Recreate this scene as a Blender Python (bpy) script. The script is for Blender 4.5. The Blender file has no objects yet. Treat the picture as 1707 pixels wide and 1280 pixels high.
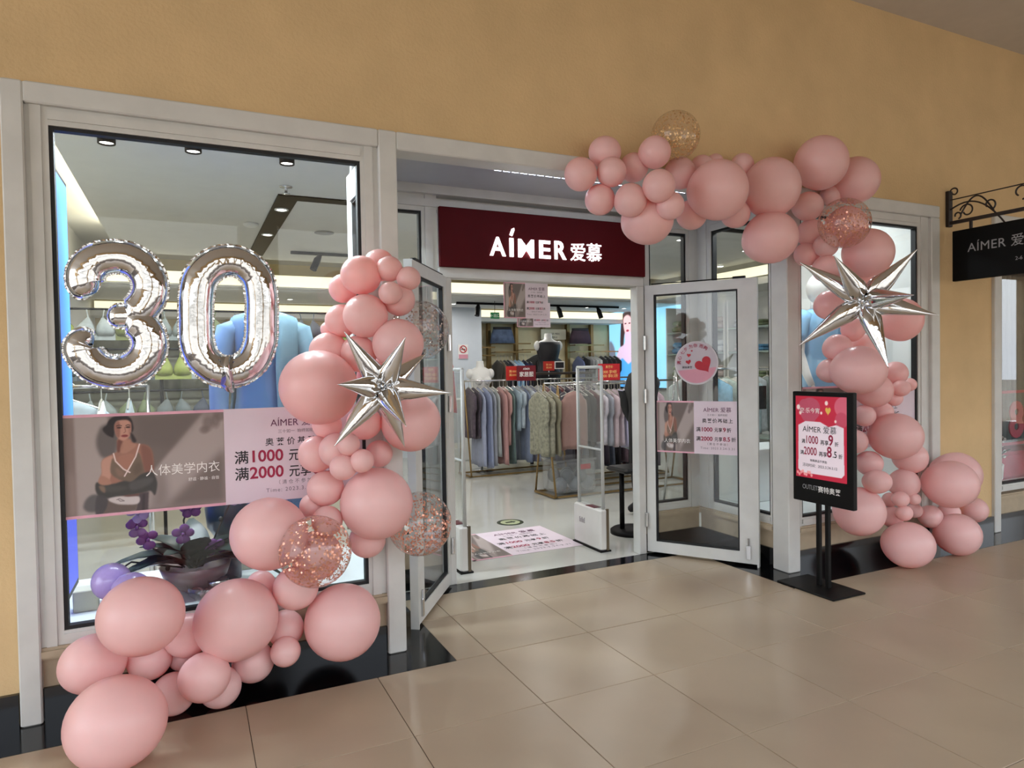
import bpy, math, random
import numpy as np
from mathutils import Vector, Matrix

random.seed(7)
rng = np.random.default_rng(7)
scene = bpy.context.scene
COL = scene.collection

# ------------------------------------------------------------------ camera
FPX, PW, PH = 1132.03, 1707.0, 1280.0
YAW, PITCH, ROLL = 0.444516, 0.0231333, -0.0170709
CAM = Vector((0.0, 0.0, 1.4927))
FW = Vector((math.sin(YAW) * math.cos(PITCH), math.cos(YAW) * math.cos(PITCH), -math.sin(PITCH)))
_r0 = Vector((math.cos(YAW), -math.sin(YAW), 0.0))
_u0 = _r0.cross(FW)
RT = _r0 * math.cos(ROLL) + _u0 * math.sin(ROLL)
UP = _u0 * math.cos(ROLL) - _r0 * math.sin(ROLL)
camd = bpy.data.cameras.new('camera')
camd.sensor_fit = 'HORIZONTAL'
camd.sensor_width = 36.0
camd.lens = 36.0 * FPX / PW
camd.clip_start = 0.05
camd.clip_end = 200.0
cam = bpy.data.objects.new('camera', camd)
COL.objects.link(cam)
cam.matrix_world = Matrix(((RT.x, UP.x, -FW.x, CAM.x), (RT.y, UP.y, -FW.y, CAM.y), (RT.z, UP.z, -FW.z, CAM.z), (0, 0, 0, 1)))
scene.camera = cam

# ------------------------------------------------------------------ world, sun, exposure
world = bpy.data.worlds.new('world')
scene.world = world
world.use_nodes = True
wn = world.node_tree
wn.nodes.clear()
w_out = wn.nodes.new('ShaderNodeOutputWorld')
w_bg = wn.nodes.new('ShaderNodeBackground')
w_sky = wn.nodes.new('ShaderNodeTexSky')
w_sky.sky_type = 'NISHITA'
w_sky.sun_disc = False
w_sky.sun_elevation = math.radians(38)
w_sky.sun_rotation = math.radians(20)
w_sky.air_density = 1.6
w_sky.dust_density = 4.0
w_sky.ozone_density = 1.0
w_mix = wn.nodes.new('ShaderNodeMix')
w_mix.data_type = 'RGBA'
w_mix.inputs['Factor'].default_value = 0.8
w_mix.inputs[7].default_value = (4.6, 4.85, 5.3, 1)
wn.links.new(w_sky.outputs['Color'], w_mix.inputs[6])
wn.links.new(w_mix.outputs[2], w_bg.inputs['Color'])
w_bg.inputs['Strength'].default_value = 0.80
wn.links.new(w_bg.outputs['Background'], w_out.inputs['Surface'])
sund = bpy.data.lights.new('sun', 'SUN')
sund.energy = 4.0
sund.angle = math.radians(3)
sund.color = (1.0, 0.97, 0.93)
sun = bpy.data.objects.new('sun', sund)
COL.objects.link(sun)
sun.rotation_euler = (math.radians(-52), 0, math.radians(-20))
vs = scene.view_settings
vs.view_transform = 'Standard'
vs.look = 'None'
vs.gamma = 1.0
vs.exposure = 0.28
vs.use_curve_mapping = False
cy = scene.cycles
cy.max_bounces = 7
cy.diffuse_bounces = 4
cy.glossy_bounces = 3
cy.transmission_bounces = 4
cy.transparent_max_bounces = 18
cy.sample_clamp_indirect = 4.0
cy.caustics_reflective = False
cy.caustics_refractive = False

# ------------------------------------------------------------------ helpers
def at(px, py, Y):
    """point on the vertical plane at depth Y (parallel to the shop front)"""
    d = FW * FPX + RT * (px - PW / 2) + UP * (PH / 2 - py)
    return CAM + d * (Y / d.y)


def lin(c):
    if isinstance(c, str):
        c = tuple(int(c[i:i + 2], 16) for i in (0, 2, 4))
    c = [v / 255.0 for v in c]
    return tuple(v / 12.92 if v <= 0.04045 else ((v + 0.055) / 1.055) ** 2.4 for v in c)


MATS = {}


def mat(name, col, rough=0.5, metal=0.0, var=0.0, vscale=8.0, bump=0.0, bscale=60.0, emit=0.0, spec=0.5,
        transl=0.0, stretch=(1, 1, 1), coat=0.0, sheen=0.0, tcol=None):
    if name in MATS:
        return MATS[name]
    m = bpy.data.materials.new(name)
    m.use_nodes = True
    nt = m.node_tree
    b = nt.nodes['Principled BSDF']
    c = lin(col) if (isinstance(col, str) or max(col) > 1.0) else col
    b.inputs['Base Color'].default_value = (*c, 1)
    b.inputs['Roughness'].default_value = rough
    b.inputs['Metallic'].default_value = metal
    b.inputs['Specular IOR Level'].default_value = spec
    if coat:
        b.inputs['Coat Weight'].default_value = coat
        b.inputs['Coat Roughness'].default_value = 0.08
    if sheen:
        b.inputs['Sheen Weight'].default_value = sheen
    if emit:
        b.inputs['Emission Color'].default_value = (*c, 1)
        b.inputs['Emission Strength'].default_value = emit
    tc = nt.nodes.new('ShaderNodeTexCoord')
    mp = nt.nodes.new('ShaderNodeMapping')
    mp.inputs['Scale'].default_value = stretch
    nt.links.new(tc.outputs['Object'], mp.inputs['Vector'])
    if var:
        n = nt.nodes.new('ShaderNodeTexNoise')
        n.inputs['Scale'].default_value = vscale
        n.inputs['Detail'].default_value = 5
        nt.links.new(mp.outputs['Vector'], n.inputs['Vector'])
        r = nt.nodes.new('ShaderNodeValToRGB')
        r.color_ramp.elements[0].position = 0.3
        r.color_ramp.elements[1].position = 0.7
        r.color_ramp.elements[0].color = (*[v * (1 - var) for v in c], 1)
        r.color_ramp.elements[1].color = (*[min(1, v * (1 + var)) for v in c], 1)
        nt.links.new(n.outputs['Fac'], r.inputs['Fac'])
        nt.links.new(r.outputs['Color'], b.inputs['Base Color'])
    if bump:
        n2 = nt.nodes.new('ShaderNodeTexNoise')
        n2.inputs['Scale'].default_value = bscale
        n2.inputs['Detail'].default_value = 4
        nt.links.new(mp.outputs['Vector'], n2.inputs['Vector'])
        bp = nt.nodes.new('ShaderNodeBump')
        bp.inputs['Strength'].default_value = bump
        bp.inputs['Distance'].default_value = 0.01
        nt.links.new(n2.outputs['Fac'], bp.inputs['Height'])
        nt.links.new(bp.outputs['Normal'], b.inputs['Normal'])
    if transl:
        t = nt.nodes.new('ShaderNodeBsdfTranslucent')
        t.inputs['Color'].default_value = (*(lin(tcol) if tcol else c), 1)
        mx = nt.nodes.new('ShaderNodeMixShader')
        mx.inputs['Fac'].default_value = transl
        nt.links.new(b.outputs['BSDF'], mx.inputs[1])
        nt.links.new(t.outputs['BSDF'], mx.inputs[2])
        nt.links.new(mx.outputs['Shader'], nt.nodes['Material Output'].inputs['Surface'])
    MATS[name] = m
    return m


def clear_mat(name, tint=(1, 1, 1), refl=0.04, rough=0.0, boost=1.0, haze=0.0, hazecol=(0.8, 0.8, 0.8)):
    """thin clear sheet: transparent with a Fresnel-weighted mirror on both faces"""
    if name in MATS:
        return MATS[name]
    m = bpy.data.materials.new(name)
    m.use_nodes = True
    nt = m.node_tree
    nt.nodes.clear()
    out = nt.nodes.new('ShaderNodeOutputMaterial')
    tr = nt.nodes.new('ShaderNodeBsdfTransparent')
    tr.inputs['Color'].default_value = (*tint, 1)
    gl = nt.nodes.new('ShaderNodeBsdfAnisotropic')
    gl.inputs['Roughness'].default_value = rough
    lw = nt.nodes.new('ShaderNodeLayerWeight')
    lw.inputs['Blend'].default_value = 0.5
    pw = nt.nodes.new('ShaderNodeMath')
    pw.operation = 'POWER'
    pw.inputs[1].default_value = 4.0
    ma = nt.nodes.new('ShaderNodeMath')
    ma.operation = 'MULTIPLY_ADD'
    ma.inputs[1].default_value = 0.9 * boost
    ma.inputs[2].default_value = refl
    ma.use_clamp = True
    nt.links.new(lw.outputs['Facing'], pw.inputs[0])
    nt.links.new(pw.outputs[0], ma.inputs[0])
    mx = nt.nodes.new('ShaderNodeMixShader')
    nt.links.new(ma.outputs[0], mx.inputs['Fac'])
    src = tr.outputs[0]
    if haze:
        df = nt.nodes.new('ShaderNodeBsdfDiffuse')
        df.inputs['Color'].default_value = (*hazecol, 1)
        m2 = nt.nodes.new('ShaderNodeMixShader')
        m2.inputs['Fac'].default_value = haze
        nt.links.new(tr.outputs[0], m2.inputs[1])
        nt.links.new(df.outputs[0], m2.inputs[2])
        src = m2.outputs[0]
    nt.links.new(src, mx.inputs[1])
    nt.links.new(gl.outputs[0], mx.inputs[2])
    nt.links.new(mx.outputs[0], out.inputs['Surface'])
    MATS[name] = m
    return m


def print_mat(name, emit=0.0, rough=0.6):
    """flat print or screen: colour from the print's own colour attribute"""
    if name in MATS:
        return MATS[name]
    m = bpy.data.materials.new(name)
    m.use_nodes = True
    nt = m.node_tree
    b = nt.nodes['Principled BSDF']
    a = nt.nodes.new('ShaderNodeAttribute')
    a.attribute_name = 'ink'
    b.inputs['Roughness'].default_value = rough
    nt.links.new(a.outputs['Color'], b.inputs['Base Color'])
    if emit:
        nt.links.new(a.outputs['Color'], b.inputs['Emission Color'])
        b.inputs['Emission Strength'].default_value = emit
    MATS[name] = m
    return m


def origin_of(o):
    p = Vector((0, 0, 0))
    while o is not None:
        p += o.location
        o = o.parent
    return p


class MB:
    """collects shapes in world coordinates; build() links them as ONE mesh object"""

    def __init__(self):
        self.v = []
        self.f = []

    def add(self, vs_, fs_):
        k = len(self.v)
        self.v += [tuple(p) for p in vs_]
        self.f += [tuple(i + k for i in fc) for fc in fs_]
        return self

    def box(self, x0, y0, z0, x1, y1, z1):
        v_ = [(x, y, z) for z in (z0, z1) for y in (y0, y1) for x in (x0, x1)]
        return self.add(v_, [(0, 2, 3, 1), (4, 5, 7, 6), (0, 1, 5, 4), (2, 6, 7, 3), (0, 4, 6, 2), (1, 3, 7, 5)])

    def bbox(self, x0, y0, z0, x1, y1, z1, b=0.005):
        """box with chamfered edges"""
        bb = min(b, (x1 - x0) / 2.01, (y1 - y0) / 2.01, (z1 - z0) / 2.01)
        rings = []
        for z, e in ((z0, bb), (z0 + bb, 0), (z1 - bb, 0), (z1, bb)):
            a0, a1, b0, b1 = x0 + e, x1 - e, y0 + e, y1 - e
            c = bb
            rings.append([(a0 + c, b0, z), (a1 - c, b0, z), (a1, b0 + c, z), (a1, b1 - c, z), (a1 - c, b1, z), (a0 + c, b1, z), (a0, b1 - c, z), (a0, b0 + c, z)])
        return self.loft(rings)

    def obox(self, o, r, u, n, w, h, d):
        """box from corner o, width w along r, height h along u, depth d along n"""
        o, r, u, n = Vector(o), Vector(r), Vector(u), Vector(n)
        v_ = [o + r * (w * i) + u * (h * j) + n * (d * k) for j in (0, 1) for k in (0, 1) for i in (0, 1)]
        return self.add(v_, [(0, 2, 3, 1), (4, 5, 7, 6), (0, 1, 5, 4), (2, 6, 7, 3), (0, 4, 6, 2), (1, 3, 7, 5)])

    def loft(self, rings, caps=True, closed=True):
        n = len(rings[0])
        v_ = [p for r in rings for p in r]
        f_ = []
        m = n if closed else n - 1
        for i in range(len(rings) - 1):
            for j in range(m):
                f_.append((i * n + j, i * n + (j + 1) % n, (i + 1) * n + (j + 1) % n, (i + 1) * n + j))
        if caps:
            f_.append(tuple(range(n - 1, -1, -1)))
            k = (len(rings) - 1) * n
            f_.append(tuple(k + j for j in range(n)))
        return self.add(v_, f_)

    def tube(self, pts, r, n=8, caps=True):
        pts = [Vector(p) for p in pts]
        rr = r if isinstance(r, (list, tuple)) else [r] * len(pts)
        rings = []
        t0 = (pts[1] - pts[0]).normalized()
        a = Vector((0, 0, 1)) if abs(t0.z) < 0.9 else Vector((1, 0, 0))
        s = t0.cross(a).normalized()
        for i, p in enumerate(pts):
            t = (pts[min(i + 1, len(pts) - 1)] - pts[max(i - 1, 0)]).normalized()
            s = (s - t * s.dot(t)).normalized()
            q = t.cross(s)
            rings.append([p + s * (rr[i] * math.cos(2 * math.pi * k / n)) + q * (rr[i] * math.sin(2 * math.pi * k / n)) for k in range(n)])
        return self.loft(rings, caps)

    def lathe(self, prof, c, n=24, caps=True):
        rings = [[(c[0] + r * math.cos(2 * math.pi * k / n), c[1] + r * math.sin(2 * math.pi * k / n), c[2] + z) for k in range(n)] for r, z in prof]
        return self.loft(rings, caps)

    def ellipses(self, secs, n=18, caps=True):
        """sections (x, y, z, rx, ry) stacked upwards"""
        rings = [[(x + rx * math.cos(2 * math.pi * k / n), y + ry * math.sin(2 * math.pi * k / n), z) for k in range(n)] for x, y, z, rx, ry in secs]
        return self.loft(rings, caps)

    def prism(self, poly, o, r, u, d):
        """polygon in (r, u) coordinates, extruded by d along r x u"""
        o, r, u = Vector(o), Vector(r), Vector(u)
        n_ = r.cross(u) * d
        k = len(poly)
        v_ = [o + r * a + u * b for a, b in poly] + [o + r * a + u * b + n_ for a, b in poly]
        f_ = [tuple(range(k - 1, -1, -1)), tuple(range(k, 2 * k))] + [(i, (i + 1) % k, k + (i + 1) % k, k + i) for i in range(k)]
        return self.add(v_, f_)

    def ball(self, c, rx, ry, rz, n=16, m=10):
        prof = [(math.sin(math.pi * i / m), -math.cos(math.pi * i / m)) for i in range(m + 1)]
        rings = [[(c[0] + rx * max(s, 1e-3) * math.cos(2 * math.pi * k / n), c[1] + ry * max(s, 1e-3) * math.sin(2 * math.pi * k / n), c[2] + rz * z) for k in range(n)] for s, z in prof]
        return self.loft(rings)

    def build(self, name, material, parent=None, smooth=False, loc=None):
        o_ = origin_of(parent) if parent is not None else (Vector(loc) if loc is not None else Vector((0, 0, 0)))
        me = bpy.data.meshes.new(name)
        me.from_pydata([(p[0] - o_.x, p[1] - o_.y, p[2] - o_.z) for p in self.v], [], self.f)
        me.update()
        if smooth:
            me.polygons.foreach_set('use_smooth', [True] * len(me.polygons))
        me.materials.append(material)
        ob = bpy.data.objects.new(name, me)
        COL.objects.link(ob)
        if parent is not None:
            ob.parent = parent
        elif loc is not None:
            ob.location = o_
        return ob


def tag(o, label=None, cat=None, group=None, kind=None):
    if label:
        o['label'] = label
    if cat:
        o['category'] = cat
    if group:
        o['group'] = group
    if kind:
        o['kind'] = kind
    return o


def thing(name, label, cat, loc, group=None, kind=None):
    o = bpy.data.objects.new(name, None)
    o.empty_display_size = 0.05
    COL.objects.link(o)
    o.location = loc
    return tag(o, label, cat, group, kind)


def struct(name, mb, m, label=None, smooth=False):
    o = mb.build(name, m, None, smooth)
    return tag(o, label, None, None, 'structure')


TEXTS = []


def text(parent, body, pos, right, up, cap, material, align='CENTER', bold=0.0, extrude=0.0004, name='lettering', space=1.0, wide=1.0, fit=None):
    """lettering lying on a surface; cap = capital height in metres; turned into a mesh at the end"""
    cu = bpy.data.curves.new(name, 'FONT')
    cu.body = body
    cu.size = cap / 0.682
    cu.align_x = align
    cu.offset = bold * cap
    cu.extrude = extrude
    cu.space_character = space
    cu.resolution_u = 3
    cu.materials.append(material)
    o = bpy.data.objects.new(name, cu)
    COL.objects.link(o)
    r, u = Vector(right).normalized(), Vector(up).normalized()
    n = r.cross(u)
    p = Vector(pos)
    mw = Matrix(((r.x * wide, u.x, n.x, p.x), (r.y * wide, u.y, n.y, p.y), (r.z * wide, u.z, n.z, p.z), (0, 0, 0, 1)))
    TEXTS.append((o, parent, mw, fit))
    return o


def flush_texts():
    bpy.context.view_layer.update()
    dg = bpy.context.evaluated_depsgraph_get()
    for o, parent, mw, fit in TEXTS:
        me = bpy.data.meshes.new_from_object(o.evaluated_get(dg))
        nm = o.name.split('.')[0]
        m_ = o.data.materials[0]
        bpy.data.objects.remove(o)
        if fit:         # stretch to the given width and height, lower-left corner at the position
            vx = [v.co.x for v in me.vertices]
            vy = [v.co.y for v in me.vertices]
            sx, sy = fit[0] / (max(vx) - min(vx)), fit[1] / (max(vy) - min(vy))
            me.transform(Matrix.Diagonal((sx, sy, 1, 1)) @ Matrix.Translation((-min(vx), -min(vy), 0)))
        me.transform(mw)
        po = origin_of(parent) if parent is not None else Vector((0, 0, 0))
        me.transform(Matrix.Translation(-po))
        if not me.materials:
            me.materials.append(m_)
        ob = bpy.data.objects.new(nm, me)
        COL.objects.link(ob)
        ob.parent = parent


# ---- flat prints: a small painter on a numpy canvas
class Canvas:
    def __init__(self, w, h, col):
        self.w, self.h = w, h
        self.a = np.zeros((h, w, 3)) + np.array(col) / 255.0
        ys, xs = np.mgrid[0:h, 0:w]
        self.u = (xs + 0.5) / w
        self.t = (ys + 0.5) / h        # 0 at the top

    def blend(self, m, col):
        m = np.clip(m, 0, 1)[..., None]
        self.a = self.a * (1 - m) + (np.array(col) / 255.0) * m

    def poly(self, pts, col, soft=0.0, alpha=1.0, smooth=True):
        pts = np.array(pts, float)
        if smooth:
            q = []
            n = len(pts)
            for i in range(n):
                p0, p1, p2, p3 = pts[i - 1], pts[i], pts[(i + 1) % n], pts[(i + 2) % n]
                for s in np.linspace(0, 1, 6)[:-1]:
                    q.append(0.5 * (2 * p1 + (p2 - p0) * s + (2 * p0 - 5 * p1 + 4 * p2 - p3) * s * s + (3 * p1 - p0 - 3 * p2 + p3) * s ** 3))
            pts = np.array(q)
        acc = np.zeros((self.h, self.w))
        for dx in (-0.25, 0.25):
            for dy in (-0.25, 0.25):
                x, y = self.u + dx / self.w, self.t + dy / self.h
                ins = np.zeros((self.h, self.w), bool)
                j = len(pts) - 1
                for i in range(len(pts)):
                    xi, yi = pts[i]
                    xj, yj = pts[j]
                    c = ((yi > y) != (yj > y)) & (x < (xj - xi) * (y - yi) / (yj - yi + 1e-12) + xi)
                    ins ^= c
                    j = i
                acc += ins * 0.25
        if soft:
            k = max(1, int(soft * self.w))
            for ax in (0, 1):
                for _ in range(2):
                    acc = sum(np.roll(acc, s, ax) for s in range(-k, k + 1)) / (2 * k + 1)
        self.blend(acc * alpha, col)

    def ell(self, cx, cyy, rx, ry, col, soft=0.15, alpha=1.0):
        d = np.sqrt(((self.u - cx) / rx) ** 2 + ((self.t - cyy) / ry) ** 2)
        self.blend(np.clip((1 - d) / soft + 0.5, 0, 1) * alpha, col)

    def line(self, pts, wd, col, alpha=1.0):
        asp = self.h / self.w
        best = np.full((self.h, self.w), 9.0)
        for (x0, y0), (x1, y1) in zip(pts[:-1], pts[1:]):
            dx, dy = x1 - x0, (y1 - y0) * asp
            t = np.clip(((self.u - x0) * dx + (self.t - y0) * asp * dy) / (dx * dx + dy * dy + 1e-12), 0, 1)
            best = np.minimum(best, np.hypot(self.u - x0 - dx * t, (self.t - y0) * asp - dy * t))
        self.blend(np.clip((wd - best) * self.w + 0.5, 0, 1) * alpha, col)


def picture(name, cv, o, r, u, W, H, material, parent, thick=0.0):
    """a print: grid of quads carrying the ink colours, lower-left corner at o"""
    o, r, u = Vector(o), Vector(r).normalized(), Vector(u).normalized()
    po = origin_of(parent) if parent is not None else Vector((0, 0, 0))
    h, w = cv.h, cv.w
    img = np.clip(cv.a, 0, 1)
    img = np.where(img <= 0.04045, img / 12.92, ((img + 0.055) / 1.055) ** 2.4)
    xs = np.linspace(0, W, w)
    ys = np.linspace(H, 0, h)
    X, Y = np.meshgrid(xs, ys)
    vv = (np.array(o - po)[None, None] + X[..., None] * np.array(r) + Y[..., None] * np.array(u)).reshape(-1, 3)
    idx = np.arange(h * w).reshape(h, w)
    ff = np.stack([idx[1:, :-1], idx[1:, 1:], idx[:-1, 1:], idx[:-1, :-1]], -1).reshape(-1, 4)
    me = bpy.data.meshes.new(name)
    me.from_pydata(vv.tolist(), [], ff.tolist())
    at_ = me.color_attributes.new('ink', 'FLOAT_COLOR', 'POINT')
    at_.data.foreach_set('color', np.concatenate([img.reshape(-1, 3), np.ones((h * w, 1))], 1).astype(np.float32).ravel())
    me.materials.append(material)
    ob = bpy.data.objects.new(name, me)
    COL.objects.link(ob)
    ob.parent = parent
    return ob


X3, Y3, Z3 = Vector((1, 0, 0)), Vector((0, 1, 0)), Vector((0, 0, 1))
ORD = ['first', 'second', 'third', 'fourth', 'fifth', 'sixth', 'seventh', 'eighth', 'ninth', 'tenth', 'eleventh', 'twelfth',
       'thirteenth', 'fourteenth', 'fifteenth', 'sixteenth', 'seventeenth', 'eighteenth', 'nineteenth', 'twentieth',
       'twenty-first', 'twenty-second', 'twenty-third', 'twenty-fourth', 'twenty-fifth', 'twenty-sixth', 'twenty-seventh', 'twenty-eighth']

# ------------------------------------------------------------------ materials
m_stucco = mat('yellow stucco', (214, 184, 138), 0.9, var=0.06, vscale=3, bump=0.28, bscale=55)
m_white = mat('painted white frame', (206, 206, 202), 0.45, var=0.05, vscale=7, bump=0.05, bscale=40)
m_gasket = mat('black gasket', (14, 15, 18), 0.6, var=0.1)
m_beige = mat('beige low wall', (176, 160, 136), 0.7, var=0.06, vscale=12, bump=0.1)
m_granite = mat('black granite', (9, 9, 11), 0.12, var=0.3, vscale=300, spec=0.6)
m_tile = mat('beige polished tile', (172, 154, 131), 0.28, var=0.05, vscale=2.2, spec=0.3)
m_grout = mat('grout', (78, 64, 50), 0.9, var=0.1)
m_ceil = mat('grey ceiling', (200, 192, 180), 0.9, var=0.03)
m_pane = clear_mat('window glass', (0.975, 0.985, 0.98), 0.032)
m_iwall = mat('shop white wall', (226, 226, 222), 0.7, var=0.02)
m_iceil = mat('shop white ceiling', (214, 214, 210), 0.8, var=0.02)
m_ifloor = mat('white glossy shop floor', (196, 195, 188), 0.07, var=0.03, vscale=1.5, spec=0.6)
m_cream = mat('cream niche panel', (214, 200, 160), 0.6, var=0.04)
m_gold = mat('brushed gold post', (150, 124, 82), 0.35, 0.8, var=0.1)
m_black = mat('matt black metal', (12, 11, 11), 0.5, var=0.15, vscale=30, spec=0.2)
m_iron = mat('wrought iron', (32, 22, 20), 0.5, var=0.2, vscale=40)
m_chrome = mat('chrome', (200, 200, 200), 0.15, 1.0, var=0.03)
m_foil = mat('silver foil', (220, 221, 222), 0.07, 1.0, var=0.03, bump=0.12, bscale=22)
m_red = mat('dark red sign panel', (78, 2, 10), 0.6, var=0.05, spec=0.15)
m_led = mat('lit white letters', (1.0, 1.0, 1.0), 0.5, emit=2.2, var=0.01)
m_cove = mat('cove light', (1.0, 0.92, 0.66), 0.5, emit=0.85, var=0.01)
m_coolled = mat('cool light strip', (0.72, 0.82, 1.0), 0.5, emit=9.0, var=0.01)
m_lamp = mat('lamp disc', (1.0, 0.98, 0.92), 0.5, emit=8.0, var=0.01)
m_paper = mat('poster paper', (222, 206, 216), 0.6, var=0.03, vscale=4)
m_ink = mat('black ink', (26, 22, 28), 0.6, var=0.05)
m_mag = mat('magenta ink', (158, 26, 66), 0.6, var=0.05)
m_plum = mat('plum ink', (92, 36, 76), 0.6, var=0.05)
m_grey_ink = mat('grey ink', (120, 108, 118), 0.6, var=0.05)
m_white_ink = mat('white ink', (240, 236, 232), 0.6, var=0.02)
m_print = print_mat('poster print')
m_pink = mat('pink latex', (252, 216, 213), 0.3, transl=0.30, tcol=(250, 128, 124), var=0.03, vscale=1.5, spec=0.4)
m_lilac = mat('pearl lilac latex', (178, 160, 226), 0.25, transl=0.15, var=0.04, spec=0.6, coat=0.4)
m_mann = mat('mannequin white', (226, 224, 220), 0.4, var=0.02)

# ================================================================== THE SETTING
W = 3.506            # shop front plane
YB = 3.245           # front edge of the granite border
# ---- arcade floor: grout bed with single tiles, granite border
floor = struct('floor', MB().box(-7, -4.0, -0.12, 18, 4.25, -0.004), m_grout, 'beige tiled arcade floor')


def floor_tiles():
    xs = [1.395 + 0.6 * k for k in range(-8, 22)]
    ys = [3.249 - 0.6 * k for k in range(0, 6)]
    g = 0.0016
    cache = {}
    rects = []
    for xa in xs:
        for ya in ys:
            rects.append((xa, ya - 0.6, xa + 0.6, min(ya, YB)))
    for x0, x1 in ((1.205, 1.395), (1.395, 1.995), (1.995, 2.595), (2.595, 3.195), (3.195, 3.597)):
        for y0, y1 in ((3.249, 3.849), (3.849, 4.25)):
            rects.append((x0, y0, x1, y1))
    for x0, y0, x1, y1 in rects:
        w, h = round(x1 - x0, 3), round(y1 - y0, 3)
        if (w, h) not in cache:
            mb = MB().bbox(g, g, -0.02, w - g, h - g, 0.0, 0.0012)
            o = mb.build('tile', m_tile, floor)
            cache[(w, h)] = o.data
            o.location = (x0, y0, 0)
        else:
            o = bpy.data.objects.new('tile', cache[(w, h)])
            COL.objects.link(o)
            o.parent = floor
            o.location = (x0, y0, 0)


floor_tiles()
border = struct('floor_border', MB().box(-7, YB, -0.1, 1.205, 3.52, 0.0), m_granite, 'polished black granite border along the shop front')
MB().box(1.0, 3.52, -0.1, 1.205, 4.25, 0.0).build('border_strip', m_granite, border)
MB().box(1.0, 4.25, -0.1, 3.9, 4.405, 0.0).build('threshold_strip', m_granite, border)
MB().box(3.597, 3.52, -0.1, 3.9, 4.25, 0.0).build('border_strip', m_granite, border)
MB().box(3.597, YB, -0.1, 18, 3.52, 0.0).build('border_strip', m_granite, border)
struct('ground', MB().box(-60, -60, -0.2, 60, -4.0, -0.12), mat('outdoor paving', (150, 142, 130), 0.9, var=0.1, vscale=1), 'pale paving outside the arcade')
# ---- arcade shell
wf = MB()
wf.box(-7, W, 2.74, 18, W + 0.3, 4.6)
wf.box(-7, W, 0.0, -0.68, W + 0.3, 2.74)
wf.box(5.506, W, 0.0, 6.25, W + 0.3, 2.74)
wf.box(9.2, W, 0.0, 18, W + 0.3, 2.74)
struct('wall_front', wf, m_stucco, 'yellow stucco shop front wall')
sk = MB().box(-7, W - 0.022, 0, -0.685, W + 0.01, 0.143)
struct('baseboard_front', sk, m_granite, 'black granite skirting under the yellow wall')
struct('baseboard_corner', MB().box(5.512, W - 0.022, 0, 6.245, W + 0.01, 0.143), m_granite, 'black granite skirting between the two shops')
struct('ceiling', MB().box(-7, -2.2, 4.18, 18, W, 4.6), m_ceil, 'grey plaster arcade ceiling')
struct('beam_1', MB().box(-7, -2.2, 3.35, 18, -1.8, 4.18), m_stucco, 'yellow beam along the open side of the arcade')
for i, x in enumerate((-5.0, 0.6, 6.2, 11.8)):
    struct('column_%d' % (i + 1), MB().bbox(x, -2.2, -0.12, x + 0.45, -1.8, 3.35, 0.03), m_stucco, 'yellow arcade column')
bo = MB().box(-60, -29, -0.2, 60, -27, 9.5)  # added outside the view to darken reflections in the shop windows
for k in range(-12, 13):
    bo.box(k * 4.0 - 0.3, -27, -0.2, k * 4.0 + 0.3, -26.6, 5.2)
bo.box(-60, -27, 5.2, 60, -26, 5.6)
struct('wall_opposite_added', bo, mat('added opposite buildings', (152, 152, 150), 0.9, var=0.15, vscale=0.5), 'unseen buildings added across the street to dim the window reflections')
struct('wall_end', MB().box(17.5, -2.2, 0, 18, W, 4.18), m_stucco, 'yellow wall at the far end of the arcade')

# ---- front joinery
def member(mb, A, B, z0, z1, yo, d):
    """bar between two plan points A-B, height z0..z1, front offset yo, depth d along the inward normal"""
    A, B = Vector((A[0], A[1], 0)), Vector((B[0], B[1], 0))
    r = (B - A).normalized()
    n = Vector((-r.y, r.x, 0))
    mb.obox(A + n * yo + Z3 * z0, r, Z3, n, (B - A).length, z1 - z0, d)


def lerp2(A, B, s):
    L_ = math.hypot(B[0] - A[0], B[1] - A[1])
    k = s / L_
    return (A[0] + (B[0] - A[0]) * k, A[1] + (B[1] - A[1]) * k)


def glazed(root, A, B, z0, z1, wl, wr, wb, wt, yo=0.0, d=0.06, gasket=0.016, bevel=True):
    """framed pane between plan points A (seen on the left) and B; stiles, rails, gasket and pane as parts"""
    L_ = math.hypot(B[0] - A[0], B[1] - A[1])
    p = lambda s: lerp2(A, B, s)
    def bar(name, s0, s1, a, b):
        mb = MB()
        member(mb, p(s0), p(s1), a, b, yo, d)
        if bevel:      # raised moulding along the middle
            if name == 'stile':
                member(mb, p(s0 + (s1 - s0) * 0.22), p(s1 - (s1 - s0) * 0.3), a, b, yo - 0.008, 0.01)
            else:
                member(mb, p(s0), p(s1), a + (b - a) * 0.3, b - (b - a) * 0.22, yo - 0.008, 0.01)
        mb.build(name, m_white, root)
    bar('stile', 0, wl, z0, z1)
    bar('stile', L_ - wr, L_, z0, z1)
    bar('rail', wl, L_ - wr, z0, z0 + wb)
    bar('rail', wl, L_ - wr, z1 - wt, z1)
    g = MB()
    member(g, p(wl), p(wl + gasket), z0 + wb, z1 - wt, yo + 0.008, d - 0.02)
    member(g, p(L_ - wr - gasket), p(L_ - wr), z0 + wb, z1 - wt, yo + 0.008, d - 0.02)
    member(g, p(wl + gasket), p(L_ - wr - gasket), z0 + wb, z0 + wb + gasket, yo + 0.008, d - 0.02)
    member(g, p(wl + gasket), p(L_ - wr - gasket), z1 - wt - gasket, z1 - wt, yo + 0.008, d - 0.02)
    g.build('gasket', m_gasket, root)
    q = MB()
    member(q, p(wl + gasket * 0.5), p(L_ - wr - gasket * 0.5), z0 + wb + gasket * 0.5, z1 - wt - gasket * 0.5, yo + d * 0.5, 0.006)
    q.build('pane', m_pane, root)


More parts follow.
